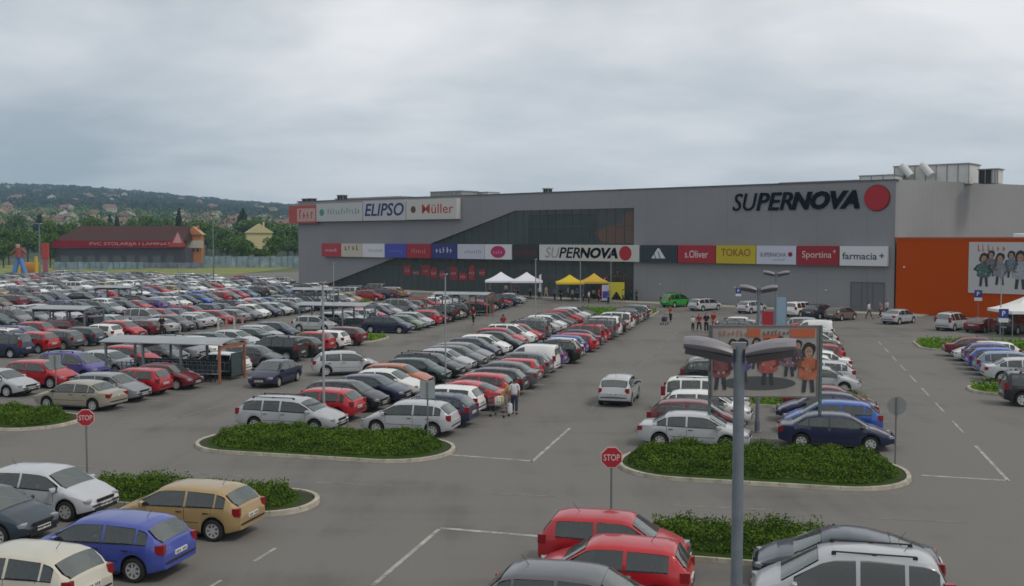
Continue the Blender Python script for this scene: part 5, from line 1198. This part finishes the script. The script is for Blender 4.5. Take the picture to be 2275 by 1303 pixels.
x, y = G(1476, 722); o = empty('pushchair', (x, y, 0), R(-30)); MB().rbox((0, 0, .55), (.45, .6, .5), mat('pushchair_cloth', (.05, .03, .09), rough=.9)).build('seat', o); MB().tube((-.2, .25, .5), (-.2, .55, 1.0), .015, .015, DARK, 6).tube((.2, .25, .5), (.2, .55, 1.0), .015, .015, DARK, 6).tube((-.2, .55, 1.0), (.2, .55, 1.0), .015, .015, DARK, 6).build('handle', o)
for sx in (-.25, .25):
    for sy in (-.3, .3): MB().tube((sx - .015, sy, .12), (sx + .015, sy, .12), .12, .12, DARK, 14).build('wheel', o)
tag(o, 'dark purple pushchair in the aisle before the mall', 'pushchair')

# ================================================================== BACKGROUND
def at(px, Y): return (px - 1137.5) / 2300 * Y
def zat(py, Y): return CAM_H + (530 - py) / 2300 * Y
RIDGE = [(-900, 395), (-200, 408), (0, 413), (120, 418), (180, 421), (300, 431), (400, 440), (500, 449), (660, 460), (900, 470), (1400, 490), (2400, 500), (4000, 505)]
def terr(x, y):
    if y < 420: return 0.0
    px = 1137.5 + 2300 * x / y; r = zat(lerp_poly(RIDGE, px), 2600)
    t = min(1, (y - 420) / 2180); z = r * (t ** 1.25) * (1.0 if t < 1 else 1)
    z += (6 * math.sin(x * .006 + y * .003) + 4 * math.sin(x * .017 - y * .011) + 2.0 * math.sin(x * .05)) * t * min(1, (1.02 - t) * 4)
    return z
hb = MB(); nx, ny = 90, 46; V = []
for j in range(ny + 1):
    y = 420 + 2180 * (j / ny) ** 1.15
    for i in range(nx + 1):
        x = (-.62 + 1.5 * i / nx) * y; V.append((x, y, terr(x, y)))
for i in range(nx + 1): V.append(((-.62 + 1.5 * i / nx) * 3200, 3200, 0))
F = [(j * (nx + 1) + i, j * (nx + 1) + i + 1, (j + 1) * (nx + 1) + i + 1, (j + 1) * (nx + 1) + i) for j in range(ny + 1) for i in range(nx)]
hb.add(V, F, WOODLAND, True); tag(hb.build('hills'), kind='structure')
# trees
def tree_proto(seed, h, wd, leafm, conifer=False):
    rg = random.Random(seed); o = empty('tree'); tr_ = MB().tube((0, 0, 0), (0, 0, h * .75), h * .028, h * .008, BARK, 7)
    cl = []
    for k in range(15 if not conifer else 22):
        if conifer:
            z = h * (.12 + .86 * k / 22); r = wd * .5 * (1 - (z / h)) + .2; a = k * 2.4; c = (r * .6 * math.cos(a), r * .6 * math.sin(a), z); cl.append((c, r * .7, h * .07))
        else:
            a = rg.uniform(0, 6.28); q = rg.uniform(0, 1) ** .6 * wd * .34; z = h * rg.uniform(.38, .86); sh = 1 - abs(z / h - .55) * .8; c = (q * sh * math.cos(a), q * sh * math.sin(a), z); cl.append((c, wd * rg.uniform(.13, .23), h * rg.uniform(.09, .15)))
            tr_.tube((0, 0, z * .55), c, h * .010, h * .004, BARK, 5, False)
    tr_.build('trunk', o); pts = []; rg2 = np.random.default_rng(seed)
    for c, r, rz_ in cl:
        n = int(110 if conifer else 190); d = rg2.normal(size=(n, 3)); d /= np.linalg.norm(d, axis=1)[:, None]; d *= rg2.uniform(.45, 1.08, (n, 1)) ** .5
        pts += [(c[0] + a * r, c[1] + b_ * r, c[2] + e_ * rz_) for a, b_, e_ in d]
    me = leaf_mesh('crown', pts, h * .030, [leafm, leafm, leafm, LEAFM3], seed, .6); cr = bpy.data.objects.new('crown', me); col.objects.link(cr); cr.parent = o; return o
TP_ = {}
TREES = [  # px, Y, top y in the photo, width px, kind
 (20, 330, 505, 55, 0), (62, 360, 500, 50, 1), (128, 350, 492, 60, 2), (112, 300, 515, 44, 0), (8, 300, 530, 50, 1), (150, 420, 488, 60, 1), (205, 460, 482, 60, 2), (262, 480, 484, 40, 3), (330, 470, 478, 56, 0), (362, 470, 486, 44, 2), (399, 430, 468, 40, 3), (428, 440, 490, 60, 1), (460, 430, 492, 60, 2), (492, 410, 506, 60, 0), (520, 400, 512, 56, 1),
 (540, 520, 468, 66, 3), (556, 470, 486, 60, 0), (585, 520, 486, 60, 2), (612, 470, 490, 60, 1), (640, 400, 500, 74, 0), (612, 380, 505, 60, 2), (578, 312, 541, 56, 1), (545, 318, 530, 44, 0), (606, 316, 524, 40, 2), (505, 370, 530, 50, 2), (655, 370, 520, 50, 1), (480, 470, 486, 50, 1), (300, 520, 480, 50, 1), (232, 430, 490, 50, 0), (90, 520, 480, 50, 3), (38, 560, 478, 55, 2), (-15, 420, 490, 60, 0), (670, 440, 505, 50, 1), (700, 420, 510, 50, 0), (246, 560, 478, 30, 3)]
KD = ['broad mid green', 'rounded bright green', 'loose pale green', 'dark']
wh = ['above the dark red roof', 'left of the dark red roof', 'beside the yellow house', 'behind the trees at the left', 'close to the grey mall corner']
cnt = {}
for i, (px, Y, ty_, wp, kd) in enumerate(TREES):
    if kd not in TP_: TP_[kd] = tree_proto(kd + 1, 10, 9 if kd != 3 else 7, LEAFM3 if kd == 3 else LEAFM2, kd == 3); o = TP_[kd]
    else: o = copy_tree(TP_[kd], (0, 0, 0), 0)
    x = at(px, Y); z0 = terr(x, Y); hgt = zat(ty_, Y) - z0; wdm = wp / 2300 * Y
    o.location = (x, Y, z0 - .2); o.scale = (wdm / 7.5, wdm / 7.5, hgt / 9.6); o.rotation_euler = (0, 0, i * 1.3)
    pl = 'near the left edge' if px < 110 else 'left of the dark red roof' if px < 180 else 'above the dark red roof' if px < 400 else 'behind the orange house' if px < 500 else 'left of the yellow house' if px < 560 else 'behind the yellow house' if px < 610 else 'beside the grey mall corner'
    k = (kd, pl); cnt[k] = cnt.get(k, 0) + 1
    tag(o, '%s tree %s%s' % (KD[kd], pl, '' if cnt[k] == 1 else ', ' + ordw(cnt[k] - 1) + ' of its kind there'), 'tree', 'trees behind the car park')
for k in range(150):      # one far belt of trees between the town and the hill
    pass
rgb = np.random.default_rng(4); pts = []
for k in range(420):
    Y = rgb.uniform(480, 1250); px = rgb.uniform(-120, 760); x = at(px, Y); z = terr(x, Y); s_ = rgb.uniform(3, 8)
    d = rgb.normal(size=(46, 3)); d /= np.linalg.norm(d, axis=1)[:, None]; pts += [(x + a * s_, Y + b_ * s_, z + 2.5 + s_ * .5 + e_ * s_ * .75) for a, b_, e_ in d]
me = leaf_mesh('woodland', pts, 1.15, [LEAFM3, LEAFM2, LEAFM2], 8, .7); o = bpy.data.objects.new('woodland', me); col.objects.link(o); tag(o, 'belt of trees between the houses and the hill', 'trees', kind='stuff')
rgb = np.random.default_rng(14); pts = []
for k in range(1500):
    Y = rgb.uniform(1300, 2590); px = rgb.uniform(-120, 760); x = at(px, Y); z = terr(x, Y); s_ = rgb.uniform(8, 15)
    d = rgb.normal(size=(22, 3)); d /= np.linalg.norm(d, axis=1)[:, None]; d[:, 2] = abs(d[:, 2]); pts += [(x + a * s_, Y + b_ * s_, z + e_ * s_ * .55) for a, b_, e_ in d]
me = leaf_mesh('hillside_woodland', pts, 4.2, [LEAFM3, WOODLAND], 9, .7); o = bpy.data.objects.new('hillside_woodland', me); col.objects.link(o); tag(o, 'woods covering the far hillside', 'trees', kind='stuff')
# houses
def house_parts(o, w_, d_, h_, rh, wallm, roofm, win=True, gable_front=False):
    MB().box((0, 0, h_ / 2), (w_, d_, h_), wallm).build('wall', o)
    mb = MB(); e_ = .5
    if gable_front: V = [(-w_ / 2 - e_, -d_ / 2 - e_, h_), (w_ / 2 + e_, -d_ / 2 - e_, h_), (w_ / 2 + e_, d_ / 2 + e_, h_), (-w_ / 2 - e_, d_ / 2 + e_, h_), (0, -d_ / 2 - e_, h_ + rh), (0, d_ / 2 + e_, h_ + rh)]; F = [(0, 4, 5, 3), (1, 2, 5, 4)]; G_ = [(0, 1, 4), (2, 3, 5)]
    else: V = [(-w_ / 2 - e_, -d_ / 2 - e_, h_), (w_ / 2 + e_, -d_ / 2 - e_, h_), (w_ / 2 + e_, d_ / 2 + e_, h_), (-w_ / 2 - e_, d_ / 2 + e_, h_), (-w_ / 2 - e_, 0, h_ + rh), (w_ / 2 + e_, 0, h_ + rh)]; F = [(0, 1, 5, 4), (2, 3, 4, 5)]; G_ = [(1, 2, 5), (3, 0, 4)]
    mb.add(V, F, roofm); mb.add(V, G_ + [(0, 3, 2, 1)], wallm); r_ = mb.build('roof', o); MB().box((w_ * .2, d_ * .12, h_ + rh * .85), (.5, .5, rh * .7), wallm).build('chimney', r_)
    if win:
        for sx in (-.28, .0, .28): MB().box((sx * w_, -d_ / 2 - .02, h_ * .6), (w_ * .10, .06, h_ * .28), WINDOW).build('window', o)
HW = [flat('wall_cream', (.42, .38, .27)), flat('wall_white', (.5, .5, .48)), flat('wall_ochre', (.44, .34, .15)), flat('wall_pink', (.36, .22, .18))]; HR = [flat('roof_tile_red', (.17, .075, .055)), flat('roof_tile_brown', (.12, .07, .055))]
HP = []
for a in range(4):
    o = empty('house'); house_parts(o, 11, 9, 5.2, 3.2, HW[a], HR[a % 2], True, a % 2 == 1); HP.append(o)
rgh = random.Random(21); first = set()
for k in range(130):
    a = rgh.choice((0, 1, 2, 3, 3)); far = k < 46; Y = rgh.uniform(1500, 2400) if far else rgh.uniform(700, 1250); px = rgh.uniform(-15, 655); x = at(px, Y)
    if a not in first: o = HP[a]; first.add(a)
    else: o = copy_tree(HP[a], (0, 0, 0), 0)
    o.location = (x, Y, terr(x, Y) + (1.5 if far else .6)); s_ = rgh.uniform(.75, 1.2); o.scale = (s_, s_, s_); o.rotation_euler = (0, 0, rgh.uniform(-1, 1))
    tag(o, ['small cream house with a red roof', 'small white house with a brown roof', 'small ochre house with a red roof', 'small pinkish house with a brown roof'][a] + (' up on the hillside' if far else ' in the village below the hill'), 'house', 'small houses on the hill and below it' + str(a) + ('far' if far else 'near'))
# the yellow house, the orange house, the long shop
Y = 330; o = empty('yellow_house', (at(576, Y), Y, 0), R(18)); house_parts(o, 7.8, 6.5, zat(518, Y) - 0, 2.9, flat('plain_yellow', (.50, .44, .24)), flat('yellow_roof_edge', (.38, .33, .2)), False, True); tag(o, 'plain pale yellow house among the trees', 'house')
Y = 310; o = empty('orange_house', (at(434, Y), Y, 0), R(6)); house_parts(o, 4.4, 5, zat(522, Y), 2.4, flat('orange_wall', (.40, .15, .05)), flat('pale_gable', (.42, .24, .12)), True, True); tag(o, 'small orange house right of the dark red roof', 'house')
MB().box((.5, -2.9, zat(543, Y)), (4.8, .5, 2.2), flat('cream_sign', (.45, .42, .34))).build('sign_board', o)
Y = 300; x0, x1 = at(122, Y), at(412, Y); o = empty('hardware_store', ((x0 + x1) / 2, Y, 0), R(0)); w_ = x1 - x0
MB().box((0, 6, zat(552, Y) / 2), (w_, 12, zat(552, Y)), flat('store_wall', (.055, .055, .075))).build('wall', o)
rm_ = flat('dark_red_roof', (.060, .026, .024), spec=.08); zt = zat(502, Y); zb2 = zat(535, Y)
MB().add([(-w_ / 2 - .5, -1, zb2), (w_ / 2, -1, zb2), (w_ / 2 - 1, 8, zt), (-w_ / 2 + 5, 8, zt), (-w_ / 2 - .5, 17, zb2), (w_ / 2, 17, zb2)], [(0, 1, 2, 3), (3, 2, 5, 4), (0, 3, 4), (1, 5, 2)], rm_).build('roof', o)
MB().box((0, -1.2, (zb2 + zat(551, Y)) / 2), (w_ + .6, .4, zb2 - zat(551, Y)), flat('red_fascia', (.20, .010, .022), spec=.1)).build('fascia', o)
tm = text_mb('PVC STOLARIJA I LAMINATI', w_ * .63, 1.15, mat('pink_letters', (.42, .24, .24)), bold=.01); tm.build('lettering', o, M=Matrix(((1, 0, 0, w_ * .10), (0, 0, -1, -1.42), (0, 1, 0, (zb2 + zat(551, Y)) / 2), (0, 0, 0, 1))))
MB().add([(w_ / 2 - 4.2, -1.6, zat(549, Y)), (w_ / 2 + .8, -1.6, zat(549, Y)), (w_ / 2 - 1.6, -1.6, zat(515, Y)), (w_ / 2 - 4.2, -1.3, zat(549, Y)), (w_ / 2 + .8, -1.3, zat(549, Y)), (w_ / 2 - 1.6, -1.3, zat(515, Y))], [(0, 1, 2), (5, 4, 3), (0, 2, 5, 3), (1, 4, 5, 2)], flat('gable_red', (.32, .03, .035))).build('gable', o)
MB().add([(w_ / 2 - 3.0, -1.64, zat(540, Y)), (w_ / 2 - .3, -1.64, zat(540, Y)), (w_ / 2 - 1.6, -1.64, zat(517, Y))], [(0, 1, 2)], flat('gable_pale', (.48, .26, .28))).build('gable_sign', o)
for k in range(9): MB().box((-w_ / 2 + 3 + k * 3.8, -.05, 2.2), (2.4, .1, 2.6), mat('store_window', (.10, .11, .13), rough=.2)).build('shop_window', o)
tag(o, 'long store with a dark red roof and red sign fascia at the left', 'building')
# yard fences / glass rows left and right of the store
def fence(px0, px1, Y, h, label, c):
    a, b_ = at(px0, Y), at(px1, Y); o = empty('yard_fence', ((a + b_) / 2, Y, 0)); w_ = b_ - a; m_ = mat('fence_%d' % px0, c, rough=.4, noise=.5, nscale=.5, color2=tuple(k * 1.9 for k in c))
    p = MB(); n = int(w_ / 1.6)
    for k in range(n): p.box((-w_ / 2 + w_ * (k + .5) / n, .1 * (k % 3), h / 2), (w_ / n * .94, .08, h * (1 - .12 * ((k * 7) % 4) / 3)), m_)
    p.build('panels', o); q = MB()
    for k in range(0, n + 1, 2): q.box((-w_ / 2 + w_ * k / n, -.12, h / 2), (.12, .12, h), GREYPOLE)
    q.build('posts', o); tag(o, label, 'fence', 'fences beyond the car park')
fence(120, 318, 282, 2.1, 'pale blue fence before the long store', (.13, .18, .22)); fence(320, 450, 292, 1.7, 'grey blue fence under the right end of the long store', (.10, .12, .16)); fence(452, 664, 300, 3.4, 'tall pale blue fence left of the mall corner', (.14, .19, .22))
# fairground-like inflatables at the far left
Y = 236; x = at(43, Y); o = empty('inflatable_figure', (x, Y, 0), 0); bl = mat('inflatable_blue', (.08, .20, .50), rough=.5); rd = mat('inflatable_red', (.24, .05, .045), rough=.6)
MB().tube((-1.4, 0, 0), (-.1, 0, 4.3), .55, .5, bl, 12).build('leg', o); MB().tube((1.5, 0, 0), (.2, 0, 4.3), .55, .5, bl, 12).build('leg', o); MB().tube((0, 0, 4.1), (0, 0, 6.3), .9, .75, rd, 12).build('trunk', o); MB().tube((-.6, 0, 6.0), (-1.7, 0, 5.0), .35, .25, rd, 10).build('arm', o); MB().tube((.6, 0, 6.0), (1.7, 0, 5.0), .35, .25, rd, 10).build('arm', o)
MB().rbox((-.2, 0, 6.7), (.8, .8, 1.0), mat('inflatable_skin', (.45, .25, .18))).build('head', o); tag(o, 'tall inflatable figure with blue legs and a red top at the far left', 'inflatable figure')
x = at(88, Y); o = empty('red_pylon', (x, Y + 3, 0)); MB().box((0, 0, 1.9), (1.0, .6, 3.8), mat('pylon_pink', (.30, .10, .13))).build('lower_panel', o); MB().box((0, 0, 5.6), (1.5, .8, 3.6), mat('pylon_red', (.38, .04, .03))).build('upper_panel', o); tag(o, 'narrow red advertising pylon right of the inflatable figure', 'pylon')
x = at(67, Y + 12); o = empty('bouncy_castle', (x, Y + 12, 0)); ca = MB().rbox((0, 0, 1.4), (4.2, 3, 2.8), mat('castle_orange', (.42, .18, .02)))
ca.build('body', o)
for sx in (-1.9, 1.9): MB().tube((sx, -1, 0), (sx, -1, 4.2), .45, .4, mat('castle_yellow', (.5, .38, .03)), 10).build('tower', o)
tag(o, 'orange and yellow bouncy castle at the far left', 'inflatable')

# ================================================================== HAZE
hz = MB().box((0, 1400, 110), (9000, 3900, 0), SOIL) if False else MB()
hz.box((0, 1500, 127), (9400, 3300 + 400, 258), SOIL)
me = hz.mesh('haze'); me.materials.clear(); hm = bpy.data.materials.new('haze_air'); hm.use_nodes = True; t = hm.node_tree; t.nodes.remove(t.nodes['Principled BSDF'])
pv = t.nodes.new('ShaderNodeVolumePrincipled'); pv.inputs['Color'].default_value = (.48, .72, .95, 1); pv.inputs['Density'].default_value = 0.00022; pv.inputs['Anisotropy'].default_value = 0.0
t.links.new(pv.outputs[0], t.nodes['Material Output'].inputs['Volume']); me.materials.append(hm)
o = bpy.data.objects.new('haze', me); col.objects.link(o); tag(o, 'thin blue haze over the valley', 'haze', kind='stuff')
